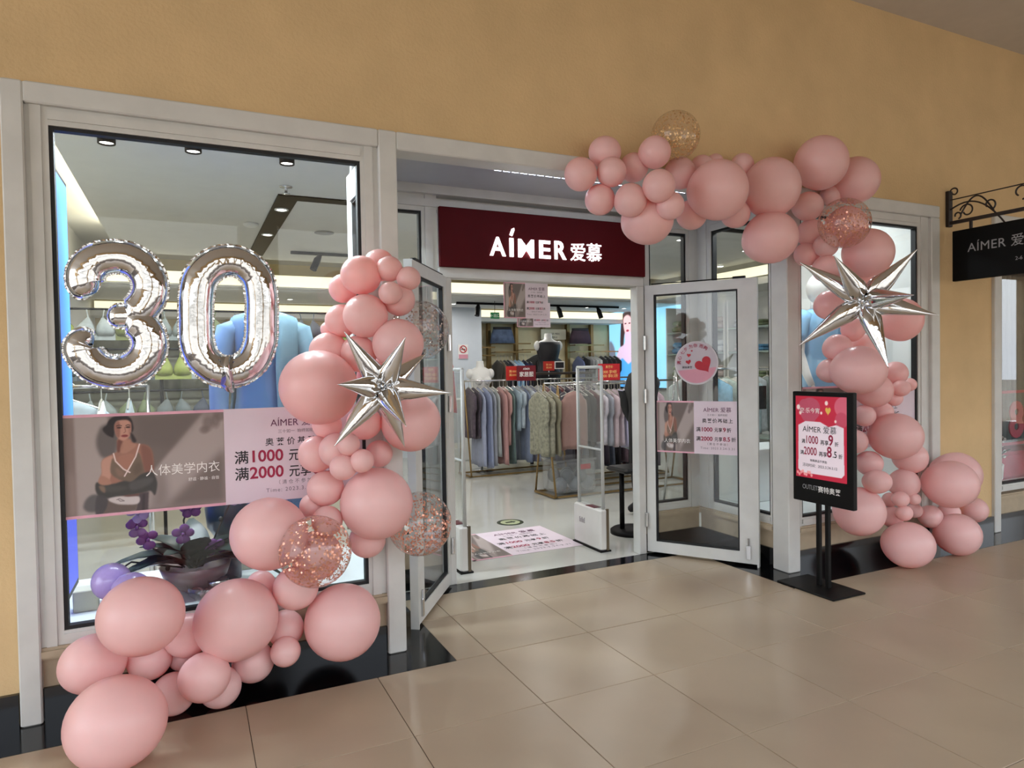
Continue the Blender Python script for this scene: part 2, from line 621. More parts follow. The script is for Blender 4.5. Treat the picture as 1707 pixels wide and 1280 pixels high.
def low_wall(root, A, B, side=1):
    """beige plinth with rounded sill and granite foot under a glazed panel"""
    a = MB()
    member(a, A, B, 0.143, 0.27, 0.012, 0.10)
    a.build('plinth', m_beige, root)
    s = MB()
    member(s, A, B, 0.268, 0.32, -0.012, 0.13)
    member(s, A, B, 0.28, 0.308, -0.024, 0.02)
    s.build('sill', m_beige, root)
    b = MB()
    member(b, A, B, 0.0, 0.143, -0.004, 0.11)
    b.build('skirting', m_granite, root)


def win(n, label, A, B, z0=0.32, z1=2.65, wl=0.083, wr=0.09, wb=0.06, wt=0.078, **k):
    r = thing('window_%d' % n, label, None, (A[0], A[1], 0), kind='structure')
    glazed(r, A, B, z0, z1, wl, wr, wb, wt, **k)
    low_wall(r, A, B)
    return r


w1 = win(1, 'big white-framed display window behind the foil number balloons', (-0.60, W), (0.915, W))
# casing of the window: posts to the floor and head
c1 = MB().bbox(-0.68, W - 0.03, 0.0, -0.60, W + 0.12, 2.74, 0.006)
c1.build('casing', m_white, w1)
MB().bbox(-0.60, W - 0.03, 2.65, 0.915, W + 0.12, 2.74, 0.006).build('casing_head', m_white, w1)
p1 = MB().bbox(0.915, W - 0.03, 0.0, 1.012, W + 0.10, 2.74, 0.006)
struct('pillar_1', p1, m_white, 'white post between the display window and the entrance')
p2 = MB().bbox(3.815, W - 0.02, 0.0, 3.93, W + 0.13, 2.65, 0.006)
struct('pillar_2', p2, m_white, 'white post between the entrance and the second window')
struct('lintel_1', MB().bbox(1.012, W - 0.03, 2.645, 5.506, W + 0.12, 2.74, 0.006), m_white, 'white head beam across the entrance')
w2 = win(2, 'second display window behind the balloon column', (3.93, W), (5.40, W), wl=0.04, wr=0.13, wt=0.085)
MB().bbox(5.40, W - 0.03, 0.0, 5.506, W + 0.12, 2.645, 0.006).build('casing', m_white, w2)
# recess: side panels and back panels
YR = 4.43
w3 = win(3, 'glazed side panel of the entrance recess by the foil numbers', (1.012, W + 0.10), (1.012, YR), wl=0.05, wr=0.08, z1=2.74, wt=0.17)
w4 = win(4, 'glazed side panel of the entrance recess by the poster stand', (3.83, YR), (3.83, W + 0.13), wl=0.16, wr=0.03, z1=2.74, wt=0.17)
w5 = win(5, 'narrow glazed panel beside the red sign, behind the open door leaf', (1.0, YR), (1.56, YR), z1=2.74, wt=0.17, wl=0.05, wr=0.11)
w6 = win(6, 'glazed panel between the doorway and the recess corner', (3.262, YR), (3.83, YR), z1=2.74, wt=0.17, wl=0.075, wr=0.12)
struct('ceiling_recess', MB().box(1.0, W + 0.1, 2.74, 3.9, YR + 0.08, 2.80), mat('recess soffit', (176, 178, 184), 0.35, var=0.03), 'pale soffit of the entrance recess')
t1 = MB().box(1.06, YR - 0.02, 2.60, 3.78, YR + 0.06, 2.65)
t1.box(1.06, YR - 0.05, 2.68, 3.78, YR + 0.06, 2.74)
struct('trim_1', t1, m_white, 'white cornice above the red sign')
ls = thing('light_strip', 'cool white light strip under the entrance soffit', 'lamp', (1.73, 3.83, 2.74))
MB().box(1.73, 3.80, 2.725, 3.3, 3.86, 2.74).build('housing', m_white, ls)
led = MB()
for k in range(26):
    x = 1.74 + 0.06 * k
    led.box(x, 3.805, 2.718, x + 0.045, 3.855, 2.726)
led.build('diodes', m_coolled, ls)['kind'] = 'stuff'
# door frame
df = thing('door_frame', 'white aluminium door frame of the entrance', None, (1.56, YR, 0), kind='structure')
MB().bbox(1.56, YR - 0.03, 0, 1.648, YR + 0.06, 2.12, 0.004).build('jamb', m_white, df)
MB().bbox(3.195, YR - 0.03, 0, 3.262, YR + 0.06, 2.12, 0.004).build('jamb', m_white, df)
MB().bbox(1.56, YR - 0.03, 2.12, 3.262, YR + 0.06, 2.19, 0.004).build('header', m_white, df)

# ---- door leaves
def leaf(n, label, hinge, free, mirror):
    h, f = Vector((*hinge, 0)), Vector((*free, 0))
    root = thing('door_%d' % n, label, None, h, kind='structure')
    A, B = (hinge, free) if not mirror else (free, hinge)
    L_ = (f - h).length
    if not mirror:
        glazed(root, A, B, 0.02, 2.125, 0.072, 0.125, 0.085, 0.075, yo=0.0, d=0.045, gasket=0.012, bevel=False)
    else:
        glazed(root, A, B, 0.02, 2.125, 0.125, 0.072, 0.085, 0.075, yo=0.0, d=0.045, gasket=0.012, bevel=False)
    r = (f - h).normalized()
    nn = Vector((-r.y, r.x, 0)) * (1 if not mirror else -1)
    # closing edge with floor bolt
    e = MB().obox(f - r * 0.0 + Z3 * 0.0 - nn * 0.004, r, Z3, nn, 0.012, 2.125, 0.05)
    e.build('edge_profile', m_white, root)
    bolt = MB().obox(f - r * 0.075 + Z3 * 0.055 - nn * 0.012, r, Z3, nn, 0.03, 0.10, 0.014)
    bolt.tube([f - r * 0.06 + Z3 * 0.15 - nn * 0.008, f - r * 0.06 + Z3 * 0.21 - nn * 0.008], 0.006)
    bolt.build('floor_bolt', m_chrome, root)
    for z in (0.22, 1.2, 1.62):
        MB().tube([h + Z3 * z - nn * 0.012, h + Z3 * (z + 0.11) - nn * 0.012], 0.013, 8).build('hinge', m_chrome, root)
    arm = MB().obox(f - r * 0.16 + Z3 * 2.125 - nn * 0.0, r, Z3, nn, 0.09, 0.018, 0.03)
    arm.tube([f - r * 0.12 + Z3 * 2.133 + nn * 0.015, h + r * 0.05 + Z3 * 2.135 + nn * 0.015], 0.005, 6)
    arm.build('door_closer', m_black, root)
    return root, r, nn


door1, d1r, d1n = leaf(1, 'open glass door leaf beside the window garland', (1.61, 4.40), (1.165, 3.745), True)
door2, d2r, d2n = leaf(2, 'open glass door leaf with a round sticker and a poster', (3.268, 4.40), (3.735, 3.705), False)
door2_o = Vector((3.268, 4.40, 0))

# ================================================================== SHOP INTERIOR SHELL
SX0, SX1, SYB = -1.25, 8.03, 12.0
struct('floor_shop', MB().box(SX0, 4.405, -0.1, SX1, SYB, 0.0), m_ifloor, 'glossy white shop floor')
struct('wall_back', MB().box(SX0 - 0.1, SYB, 0, SX1 + 0.1, SYB + 0.15, 3.4), m_cream, 'cream back wall of the shop')
struct('wall_left', MB().box(SX0 - 0.1, W + 0.3, 0, SX0, SYB, 3.4), m_iwall, 'white side wall of the shop')
struct('wall_right', MB().box(SX1, 5.0, 0, SX1 + 0.1, SYB, 3.4), m_iwall, 'white side wall with the shelves')
struct('partition_1', MB().box(5.46, W + 0.16, 0, 5.52, 5.0, 3.0), m_iwall, 'white partition beside the second display window')
struct('partition_2', MB().box(5.46, 5.0, 0, SX1 + 0.1, 5.08, 3.4), m_iwall, 'white inner wall behind the neighbouring shop')
cl = MB()
cl.box(-0.72, W + 0.13, 2.95, 1.0, 4.55, 3.05)
cl.box(1.0, 4.52, 2.95, 3.83, 4.56, 3.05)
cl.box(3.83, W + 0.13, 2.95, SX1, 4.55, 3.05)
cl.box(-0.72, 4.55, 2.95, 7.3, 9.3, 3.05)
struct('ceiling_shop', cl, m_iceil, 'white shop ceiling')
struct('wall_over_door', MB().box(1.0, YR + 0.06, 2.65, 3.85, YR + 0.12, 3.1), m_iwall, 'white bulkhead above the doorway inside')
struct('ceiling_upper', MB().box(SX0, W + 0.3, 3.3, SX1, SYB, 3.4), m_iceil, 'white upper slab above the light coves')
struct('ceiling_lower', MB().box(SX0, 9.55, 2.58, SX1, 11.35, 2.68), m_iceil, 'lowered white ceiling band at the back')
struct('ceiling_side', MB().box(7.3, 5.08, 2.62, SX1, 9.55, 2.72), m_iceil, 'lowered white ceiling band above the side shelves')
struct('ceiling_back', MB().box(SX0, 11.45, 2.36, SX1, SYB, 2.44), m_iceil, 'pale soffit above the back niches')
cv_ = thing('cove_light', 'warm cove light along the edge of the lowered ceiling', 'lamp', (3.4, 9.5, 2.7))
MB().box(SX0, 9.42, 2.60, SX1 - 0.8, 9.545, 2.62).build('fascia', m_iwall, cv_)
MB().box(SX0 + 0.1, 9.50, 2.63, SX1 - 0.8, 9.54, 2.78).build('light_tube', m_cove, cv_)
cv2 = thing('cove_light', 'warm cove light above the niches on the back wall', 'lamp', (3.4, 11.6, 2.45))
MB().box(SX0 + 0.05, 11.46, 2.445, SX1 - 0.05, 11.49, 2.57).build('light_tube', m_cove, cv2)
cv3 = thing('cove_light', 'warm cove light running beside the ceiling near the blue light box', 'lamp', (-0.9, 7, 3.0))
MB().box(-0.71, 4.6, 3.055, -0.65, 9.3, 3.10).build('light_tube', mat('bright cove light', (1.0, 0.92, 0.7), 0.5, emit=22.0, var=0.01), cv3)
cv4 = thing('cove_light', 'warm cove light above the side shelves', 'lamp', (7.25, 7.3, 2.7))
MB().box(7.22, 5.2, 2.73, 7.26, 9.4, 2.86).build('light_tube', m_cove, cv4)
# niche posts, rails and down lights on the back wall
nich = thing('niche_rail_system', 'gold post and rail system on the cream back wall', 'shelving', (5.0, 11.9, 0))
for x in (-0.4, 0.6, 1.6, 2.6, 5.20, 5.78, 6.38, 6.94, 7.50):
    MB().box(x - 0.03, 11.88, 0.0, x + 0.03, 11.98, 2.36).build('post', m_gold, nich)
for x0, x1, z in ((4.76, 5.2, 1.89), (5.2, 5.95, 1.96), (5.2, 5.95, 1.80), (5.78, 6.38, 1.84), (6.94, 7.62, 1.93), (6.94, 8.0, 1.80), (4.76, 5.2, 1.74),
                  (-0.9, 2.6, 1.75), (-0.9, 2.6, 1.2)):
    MB().box(x0, 11.62, z - 0.012, x1, 11.66, z + 0.012).build('rail', m_gold, nich)
    MB().box(x0 + 0.02, 11.65, z - 0.008, x0 + 0.035, 11.98, z + 0.008).build('bracket', m_gold, nich)
struct('column_shop', MB().box(2.9, 11.2, 0, 4.75, 12.0, 2.6), mat('pale blue white column', (206, 212, 220), 0.6, var=0.02), 'white pier with the no smoking sign')

# ---- shop lamps: small down lights, each with its own light
LAMP = 0.22


def downlight(x, y, z, power, label, surface=False, size=0.09, col=(1.0, 0.97, 0.93), group=None):
    t = thing('down_light', label, 'lamp', (x, y, z), group)
    if surface:
        MB().lathe([(0.05, 0.0), (0.05, -0.042), (0.044, -0.042), (0.042, -0.03)], (x, y, z), 18, False).build('housing', m_black, t, True)
        zz = z - 0.032
    else:
        MB().lathe([(0.06, 0.002), (0.06, -0.006), (0.047, -0.008), (0.045, -0.002)], (x, y, z), 18, False).build('ring', m_iwall, t, True)
        zz = z - 0.004
    MB().lathe([(0.041, 0.0), (0.02, -0.002), (0.001, -0.003)], (x, y, zz), 16).build('lens', m_lamp, t, True)
    ld = bpy.data.lights.new('down_light', 'AREA')
    ld.shape = 'DISK'
    ld.size = size
    ld.energy = power * LAMP
    ld.color = col
    lo = bpy.data.objects.new('down_light_beam', ld)
    COL.objects.link(lo)
    lo.parent = t
    lo.location = (0, 0, zz - z - 0.03)
    return t

# ================================================================== SIGNS AND PRINTS
FX, FU = X3, Z3
# ---- red fascia sign with lit letters
sg = thing('shop_sign', 'dark red fascia sign with lit white lettering above the doorway', 'sign', (2.41, YR - 0.03, 2.19))
sgp = MB().bbox(1.56, YR - 0.055, 2.192, 3.262, YR - 0.025, 2.60, 0.004).build('panel', m_red, sg)
MB().box(1.555, YR - 0.03, 2.19, 3.267, YR - 0.02, 2.605).build('back_frame', m_white, sg)
ys = YR - 0.057
def sign_glyph(ch, x0, y0, x1, y1, bold, nm):
    p0, p1_ = at(x0, y1, ys), at(x1, y1, ys)
    q0 = at(x0, y0, ys)
    text(sgp, ch, (p0.x, ys, 0.5 * (p0.z + p1_.z)), FX, FU, 0.15, m_led, 'LEFT', bold, 0.006, nm, fit=(p1_.x - p0.x, q0.z - p0.z))


for ch, x0, y0, x1, y1 in (('A', 816.5, 395, 843, 426.5), ('I', 849.5, 397, 856, 428), ('M', 864, 399, 890, 429.5), ('E', 899, 401, 917.5, 431), ('R', 924.5, 402, 944, 432.5)):
    sign_glyph(ch, x0, y0, x1, y1, 0.03, 'letter')
sign_glyph('爱', 951, 405.5, 975.5, 435, 0.002, 'character')
sign_glyph('慕', 978, 406, 1002.5, 436, 0.002, 'character')
aa = at(849, 396, ys)
acc = MB().prism([(0, 0.012), (0.022, 0.006), (0.04, 0.05), (0.036, 0.064), (0.018, 0.056)], (aa.x, ys, aa.z + 0.006), FX, FU, 0.006)
acc.build('accent', m_led, sgp)


# ---- the campaign photograph used on the posters
def paint_photo(w, h):
    c = Canvas(w, h, (168, 155, 150))

    def q(x, y):       # tracing coordinates -> print coordinates
        u_ = (x - 22) / 1196.0
        yt = 62 - 22 * u_
        return (u_, (y - yt) / (743 - 68 * u_))

    def pg(pts, col, soft=0.0, alpha=1.0, smooth=True):
        c.poly([q(*p) for p in pts], col, soft, alpha, smooth)

    pg([(22, 40), (100, 40), (108, 820), (22, 820)], (126, 108, 102), 0.008, 0.85, False)
    pg([(22, 480), (98, 480), (98, 820), (22, 820)], (160, 142, 136), 0.03, 0.6, False)
    pg([(330, 30), (1060, 30), (660, 470), (600, 700), (420, 400)], (112, 100, 95), 0.012, 0.95, False)
    pg([(560, 30), (1060, 30), (800, 300), (560, 260)], (104, 92, 88), 0.03, 0.6, False)
    pg([(1240, 290), (1240, 830), (600, 830), (760, 720)], (108, 96, 91), 0.03, 0.9, False)
    pg([(680, 480), (740, 480), (760, 700), (640, 780), (660, 600)], (120, 108, 104), 0.03, 0.7)
    for x, y, rx, ry in ((1090, 120, 0.035, 0.08), (1150, 100, 0.03, 0.08), (1060, 170, 0.03, 0.04), (1190, 70, 0.04, 0.05)):
        u_, v_ = q(x, y)
        c.ell(u_, v_, rx, ry, (112, 98, 94), 0.8, 0.7)
    pg([(270, 170), (300, 125), (390, 120), (390, 330), (300, 365), (262, 310), (252, 240)], (98, 90, 88), 0.012, 0.95)   # hair shadow on the wall
    pg([(150, 740), (165, 680), (215, 640), (290, 650), (300, 700), (250, 760), (190, 770)], (96, 92, 92), 0.008)
    # body
    pg([(405, 225), (490, 225), (510, 252), (565, 265), (625, 282), (655, 330), (662, 430), (650, 490), (590, 510), (560, 650), (440, 660), (360, 650), (300, 600), (262, 560), (268, 520), (285, 470), (283, 410), (300, 372), (370, 335), (402, 310)], (158, 112, 96), 0.004)
    pg([(300, 375), (365, 350), (360, 410), (348, 500), (320, 560), (268, 545), (285, 480), (284, 410)], (196, 150, 132), 0.006, 0.9)
    pg([(575, 275), (640, 300), (660, 370), (658, 470), (600, 490), (580, 400)], (128, 86, 74), 0.008, 0.9)
    pg([(405, 235), (440, 245), (440, 300), (400, 325)], (112, 70, 60), 0.006, 0.9)
    pg([(440, 250), (492, 232), (500, 255), (540, 275), (470, 330), (420, 325)], (178, 132, 112), 0.006, 0.8)
    # bra top
    pg([(362, 372), (380, 395), (430, 448), (470, 470), (500, 420), (552, 330), (585, 440), (588, 520), (480, 550), (390, 520), (346, 470)], (116, 98, 84), 0.004)
    pg([(385, 440), (440, 470), (460, 500), (400, 505)], (136, 108, 94), 0.008, 0.8)
    pg([(510, 440), (560, 400), (575, 470), (520, 500)], (100, 84, 72), 0.01, 0.8)
    pg([(395, 370), (470, 340), (520, 350), (470, 445), (430, 425)], (168, 118, 100), 0.006, 0.9)
    # shirt round the arms
    pg([(246, 548), (300, 560), (370, 560), (440, 540), (500, 545), (570, 492), (650, 478), (682, 540), (682, 596), (664, 652), (632, 618), (560, 636), (440, 652), (330, 668), (262, 652), (236, 600)], (66, 64, 62), 0.004)
    pg([(480, 560), (560, 530), (650, 520), (640, 560), (560, 600), (490, 610)], (84, 82, 80), 0.008, 0.9)
    pg([(280, 580), (400, 575), (470, 590), (400, 620), (300, 620)], (80, 78, 74), 0.008, 0.8)
    pg([(280, 500), (330, 520), (350, 560), (290, 570), (258, 548)], (172, 126, 108), 0.005)
    pg([(262, 575), (300, 580), (305, 625), (275, 612)], (150, 120, 100), 0.006, 0.7)
    pg([(440, 648), (548, 640), (545, 665), (440, 660)], (96, 66, 62), 0.003, 1, False)
    pg([(548, 636), (620, 626), (612, 764), (520, 768)], (78, 68, 70), 0.004, 1, False)
    pg([(575, 640), (592, 640), (586, 765), (565, 765)], (58, 50, 54), 0.004, 0.8, False)
    pg([(300, 670), (335, 690), (400, 715), (535, 712), (522, 762), (320, 782), (240, 790)], (104, 90, 84), 0.003, 1, False)
    pg([(330, 672), (400, 655), (470, 660), (548, 660), (536, 713), (420, 716), (350, 698)], (202, 192, 190), 0.003)
    c.line([q(385, 680), q(405, 672), q(440, 690), q(410, 692), q(395, 678)], 0.002, (110, 96, 96))
    pg([(246, 650), (320, 668), (300, 760), (235, 800)], (72, 68, 70), 0.006, 0.9)
    # head
    pg([(340, 190), (330, 130), (350, 82), (400, 54), (470, 54), (508, 84), (520, 150), (505, 180), (490, 120), (400, 90), (378, 190), (372, 215)], (36, 28, 30), 0.003)
    pg([(300, 150), (345, 118), (375, 150), (372, 205), (330, 195)], (40, 32, 33), 0.006)
    pg([(384, 130), (410, 92), (470, 84), (502, 104), (506, 150), (496, 200), (462, 236), (430, 236), (398, 205)], (192, 142, 124), 0.003)
    pg([(384, 130), (410, 92), (424, 120), (420, 210), (398, 205)], (140, 94, 82), 0.006, 0.8)
    pg([(490, 110), (504, 140), (496, 196), (484, 190)], (166, 116, 102), 0.005, 0.7)
    for x0, x1, y0 in ((398, 436, 126), (466, 498, 124)):
        c.line([q(x0, y0 + 4), q((x0 + x1) / 2, y0 - 3), q(x1, y0 + 2)], 0.0022, (58, 38, 36))
        u_, v_ = q((x0 + x1) / 2, y0 + 16)
        c.ell(u_, v_, 0.014, 0.010, (66, 44, 42), 0.6, 0.9)
    c.line([q(458, 140), q(464, 172), q(450, 182)], 0.002, (140, 92, 80))
    u_, v_ = q(456, 204)
    c.ell(u_, v_, 0.021, 0.014, (142, 66, 66), 0.5)
    c.line([q(436, 204), q(474, 203)], 0.0012, (90, 38, 42))
    pg([(498, 180), (520, 200), (540, 245), (520, 255), (505, 230)], (48, 38, 38), 0.005, 0.9)
    # straps
    c.line([q(372, 335), q(385, 392), q(440, 452), q(486, 478)], 0.0042, (228, 206, 200))
    c.line([q(562, 268), q(532, 360), q(490, 432), q(446, 505)], 0.0042, (228, 206, 200))
    return c


photo = paint_photo(330, 206)
photo_s = paint_photo(120, 78)


def campaign(root, o, r, u, Wd, Hd, frac, front, full=True, tone=None, lowres=False):
    """paper sheet with the photo on the left and the offer text on the right; o = lower-left corner, front = offset towards the viewer"""
    o, r, u = Vector(o), Vector(r).normalized(), Vector(u).normalized()
    n = r.cross(u)
    sheet = MB().obox(o - n * 0.0008, r, u, n, Wd, Hd, 0.0008)
    root = sheet.build('sheet', m_paper, root)
    b = 0.028 * Hd
    picture('photo_print', photo if not lowres else photo_s, o + n * 0.0006 + r * b + u * b, r, u, Wd * frac - b, Hd - 2 * b, m_print, root)
    e = MB().obox(o + n * 0.0003, r, u, n, Wd * frac, b, 0.0003)
    e.obox(o + n * 0.0003 + u * (Hd - b), r, u, n, Wd * frac, b, 0.0003)
    e.obox(o + n * 0.0003, r, u, n, b, Hd, 0.0003)
    e.build('pink_border', mat('pink border print', (226, 168, 184), 0.6, var=0.12, vscale=9), root)
    cx = Wd * (frac + (1 - frac) * 0.5)
    f = n * 0.0009
    P = lambda x, y: o + r * x + u * y + f
    text(root, '人体美学内衣', P(Wd * frac * (0.73 if full else 0.56), Hd * (0.37 if full else 0.2)), r, u, min(Hd * 0.082, Wd * frac * 0.082), m_white_ink, 'CENTER', -0.004, 0.0001, 'script', wide=0.95)
    if full:
        text(root, '舒适 · 静谧 · 自信', P(Wd * frac * 0.86, Hd * 0.285), r, u, Hd * 0.026, m_white_ink, 'CENTER', 0, 0.0001)
    text(root, 'AÍMER 爱慕', P(cx, Hd * 0.80), r, u, Hd * 0.07, m_plum, 'CENTER', 0.0, 0.0001)
    text(root, '三十如一  始终如初', P(cx, Hd * 0.725), r, u, Hd * 0.03, m_grey_ink, 'CENTER', 0, 0.0001)
    text(root, '奥莱价基础上', P(cx, Hd * 0.60), r, u, Hd * 0.06, m_ink, 'CENTER', 0.012, 0.0001, space=1.5 if full else 1.2)
    big = Hd * (0.105 if full else 0.085)
    x0 = Wd * frac + Hd * (0.09 if full else 0.035)
    big = min(big, (Wd * (1 - frac) - Hd * 0.06) / 12.3)
    k = 1.0
    for yy, num, pct in ((0.43, '1000', '9'), (0.255, '2000', '8.5')):
        text(root, '满', P(x0, Hd * yy), r, u, big * 0.95, m_ink, 'LEFT', 0.016, 0.0001)
        text(root, num, P(x0 + big * 1.42, Hd * yy), r, u, big * 1.12, m_mag, 'LEFT', 0.03, 0.0001)
        text(root, '元享', P(x0 + big * 5.2, Hd * yy), r, u, big * 0.9, m_ink, 'LEFT', 0.016, 0.0001, wide=0.85)
        text(root, pct, P(x0 + big * 7.6, Hd * yy), r, u, big * 1.12, m_mag, 'LEFT', 0.03, 0.0001)
        text(root, '折', P(x0 + big * (8.6 if pct == '9' else 9.85), Hd * yy), r, u, big * 0.9, m_ink, 'LEFT', 0.016, 0.0001)
    text(root, '（ 清 仓 不 参 加 ）', P(cx, Hd * 0.175), r, u, Hd * 0.035, m_grey_ink, 'CENTER', 0, 0.0001)
    text(root, 'Time: 2023.3.24-3.31', P(cx, Hd * 0.095), r, u, Hd * 0.04, m_grey_ink, 'CENTER', 0, 0.0001, space=1.25)


gp = thing('window_poster', 'wide offer poster with a woman in a bra top, stuck on the first display window', 'poster', (0.1, 3.523, 0.86))
campaign(gp, (-0.515, 3.5245, 0.86), X3, Z3, 1.325, 0.46, 0.50, 0.001)
gp2 = thing('window_poster', 'pale poster in the second display window, half hidden by the balloon column', 'poster', (4.6, 3.523, 0.86))
campaign(gp2, (3.99, 3.5245, 0.84), X3, Z3, 1.265, 0.48, 0.42, 0.001, lowres=True)


def on_leaf2(px, py):
    d = FW * FPX + RT * (px - PW / 2) + UP * (PH / 2 - py)
    nn = Vector((d2n.x, d2n.y, 0))
    t = (door2_o - CAM).dot(nn) / d.dot(nn)
    return CAM + d * t


dp = thing('door_poster', 'small offer poster with a woman in a bra top on the open door leaf', 'poster', on_leaf2(1160, 755))
pl, prr = on_leaf2(1093, 757), on_leaf2(1236, 755)
ptop = on_leaf2(1093, 668).z
zlo = on_leaf2(1093, 753).z
wd_ = (Vector((prr.x, prr.y, 0)) - Vector((pl.x, pl.y, 0))).length
campaign(dp, Vector((pl.x, pl.y, zlo)) + d2n * 0.014, d2r, Z3, wd_, ptop - zlo, 0.46, 0.001, full=False, lowres=True)
# ---- round sticker: plain hearts
st = thing('round_sticker', 'round white and pink sticker with red hearts on the open door leaf', 'sticker', on_leaf2(1160, 642))
sc_ = on_leaf2(1160, 605) + d2n * 0.012
sr = 0.5 * (on_leaf2(1160, 569).z - on_leaf2(1160, 642).z)


def disc(mb, c, r, u, n, ra, d, k=40, x0=0.0, y0=0.0, sx=1.0, sy=1.0):
    mb.prism([(x0 + ra * sx * math.cos(2 * math.pi * i / k), y0 + ra * sy * math.sin(2 * math.pi * i / k)) for i in range(k)], c, r, u, d)


def heart(cx, cyy, s, ang=0.0, k=28):
    pts = []
    for i in range(k):
        t = 2 * math.pi * i / k
        x = 16 * math.sin(t) ** 3 / 17.0
        y = (13 * math.cos(t) - 5 * math.cos(2 * t) - 2 * math.cos(3 * t) - math.cos(4 * t)) / 17.0
        pts.append((cx + s * (x * math.cos(ang) - y * math.sin(ang)), cyy + s * (x * math.sin(ang) + y * math.cos(ang))))
    return pts


m_stick = mat('sticker white', (206, 200, 204), 0.5, var=0.03)
m_stick_p = mat('sticker pink', (214, 150, 166), 0.5, var=0.05)
m_hred = mat('heart red', (178, 26, 44), 0.5, var=0.06, vscale=20)
a = MB(); disc(a, sc_, d2r, Z3, None, sr, 0.0006); a.build('sheet', m_stick, st)
a = MB(); disc(a, sc_ - d2n * 0.0008, d2r, Z3, None, sr * 0.94, 0.0002)
a.build('face', mat('sticker face', (196, 186, 194), 0.5, var=0.05), st)
a = MB(); a.prism([(sr * 0.92 * math.cos(t), sr * 0.92 * math.sin(t)) for t in np.linspace(math.pi * 1.12, math.pi * 1.93, 20)], sc_ - d2n * 0.0012, d2r, Z3, 0.0002)
a.build('pink_band', m_stick_p, st)
for hx, hy, hs, ha in ((0.34, -0.08, 0.42, 0.55), (-0.36, 0.05, 0.13, 0.25), (-0.34, 0.36, 0.10, -0.1), (-0.2, 0.56, 0.05, 0)):
    MB().prism(heart(hx * sr, hy * sr, hs * sr, ha), sc_ - d2n * 0.0016, d2r, Z3, 0.0004).build('heart', m_hred, st)
for i, ch in enumerate('满心七夕为你而购'):
    t = math.radians(178 - i * 15.5 - (i // 2) * 4)
    p = sc_ + d2r * (sr * 0.8 * math.cos(t)) + Z3 * (sr * 0.8 * math.sin(t)) - d2n * 0.0022
    rr = d2r * math.sin(t) - Z3 * math.cos(t)
    uu = d2r * math.cos(t) + Z3 * math.sin(t)
    text(st, ch, p - uu * sr * 0.07, rr, uu, sr * 0.13, m_mag, 'CENTER', 0.02, 0.0001)
text(st, '赛特奥莱', sc_ + d2r * (-0.42 * sr) + Z3 * (-0.24 * sr) - d2n * 0.0022, d2r, Z3, sr * 0.08, m_ink, 'CENTER', 0.01, 0.0001)

# ---- standing poster frame beside the entrance
kx = 3.755
ks = thing('poster_stand', 'black floor-standing poster frame on a flat base plate', 'sign stand', (kx, 3.16, 0))
KR, KN = Vector((0, -1, 0)), Vector((-1, 0, 0))
ky0, ky1, kz0, kz1 = 3.392, 2.918, 0.557, 1.302
MB().bbox(3.60, 2.945, 0.0, 3.90, 3.40, 0.012, 0.004).build('base_plate', m_black, ks)
for y in (3.195, 3.125):
    MB().bbox(kx + 0.004, y - 0.014, 0.012, kx + 0.03, y + 0.014, 0.70, 0.002).build('pole', m_black, ks)
kw = ky0 - ky1
body = MB().bbox(kx, ky1, kz0, kx + 0.035, ky0, kz1, 0.004)
ksp = body.build('panel', m_black, ks)
kp = Canvas(120, 152, (184, 30, 58))
kp.ell(0.3, 0.16, 0.2, 0.14, (178, 74, 96), 0.06)
kp.poly(heart(0.27, -0.17, 0.24, 0.0), (178, 74, 96))
kp.a[:] = kp.a
kp.poly([(a_, -b_) for a_, b_ in heart(0.28, -0.2, 0.23)], (176, 72, 94))
kp.ell(0.93, 0.12, 0.16, 0.12, (200, 92, 112), 0.08)
kp.ell(0.9, 0.27, 0.12, 0.09, (186, 70, 92), 0.1)
kp.poly([(0.06, 0.36), (0.2, 0.31), (0.5, 0.31), (0.66, 0.36), (0.8, 0.33), (0.94, 0.36), (0.95, 0.9), (0.9, 0.94), (0.1, 0.94), (0.05, 0.9)], (222, 206, 214), smooth=False)
for hx, hy, s_ in ((0.06, 0.14, 0.035), (0.1, 0.21, 0.025), (0.62, 0.08, 0.03), (0.79, 0.29, 0.02), (0.52, 0.2, 0.02)):
    kp.ell(hx, hy, s_, s_ * 0.9, (232, 206, 200), 0.4)
kp.poly([(a_, -b_) for a_, b_ in heart(0.65, -0.17, 0.055)], (206, 168, 76))
for i in range(9):
    kp.ell(0.04 + 0.035 * i, 0.945 + 0.02 * math.sin(i * 1.7), 0.022, 0.02, (226, 150, 150), 0.4)
ko = Vector((kx - 0.0008, ky0 - 0.028, kz0 + 0.165))
picture('poster_print', kp, ko, KR, Z3, kw - 0.075, kz1 - kz0 - 0.195, print_mat('stand print', 0.25), ksp)
KP = lambda fx, fz: ko + KR * (fx * (kw - 0.075)) + Z3 * (fz * (kz1 - kz0 - 0.195)) + KN * 0.001
text(ksp, '空·乐今宵', KP(0.29, 0.80), KR, Z3, 0.026, m_white_ink, 'CENTER', 0.01, 0.0001)
text(ksp, 'AÍMER 爱慕', KP(0.48, 0.565), KR, Z3, 0.036, m_ink, 'CENTER', 0.0, 0.0001)
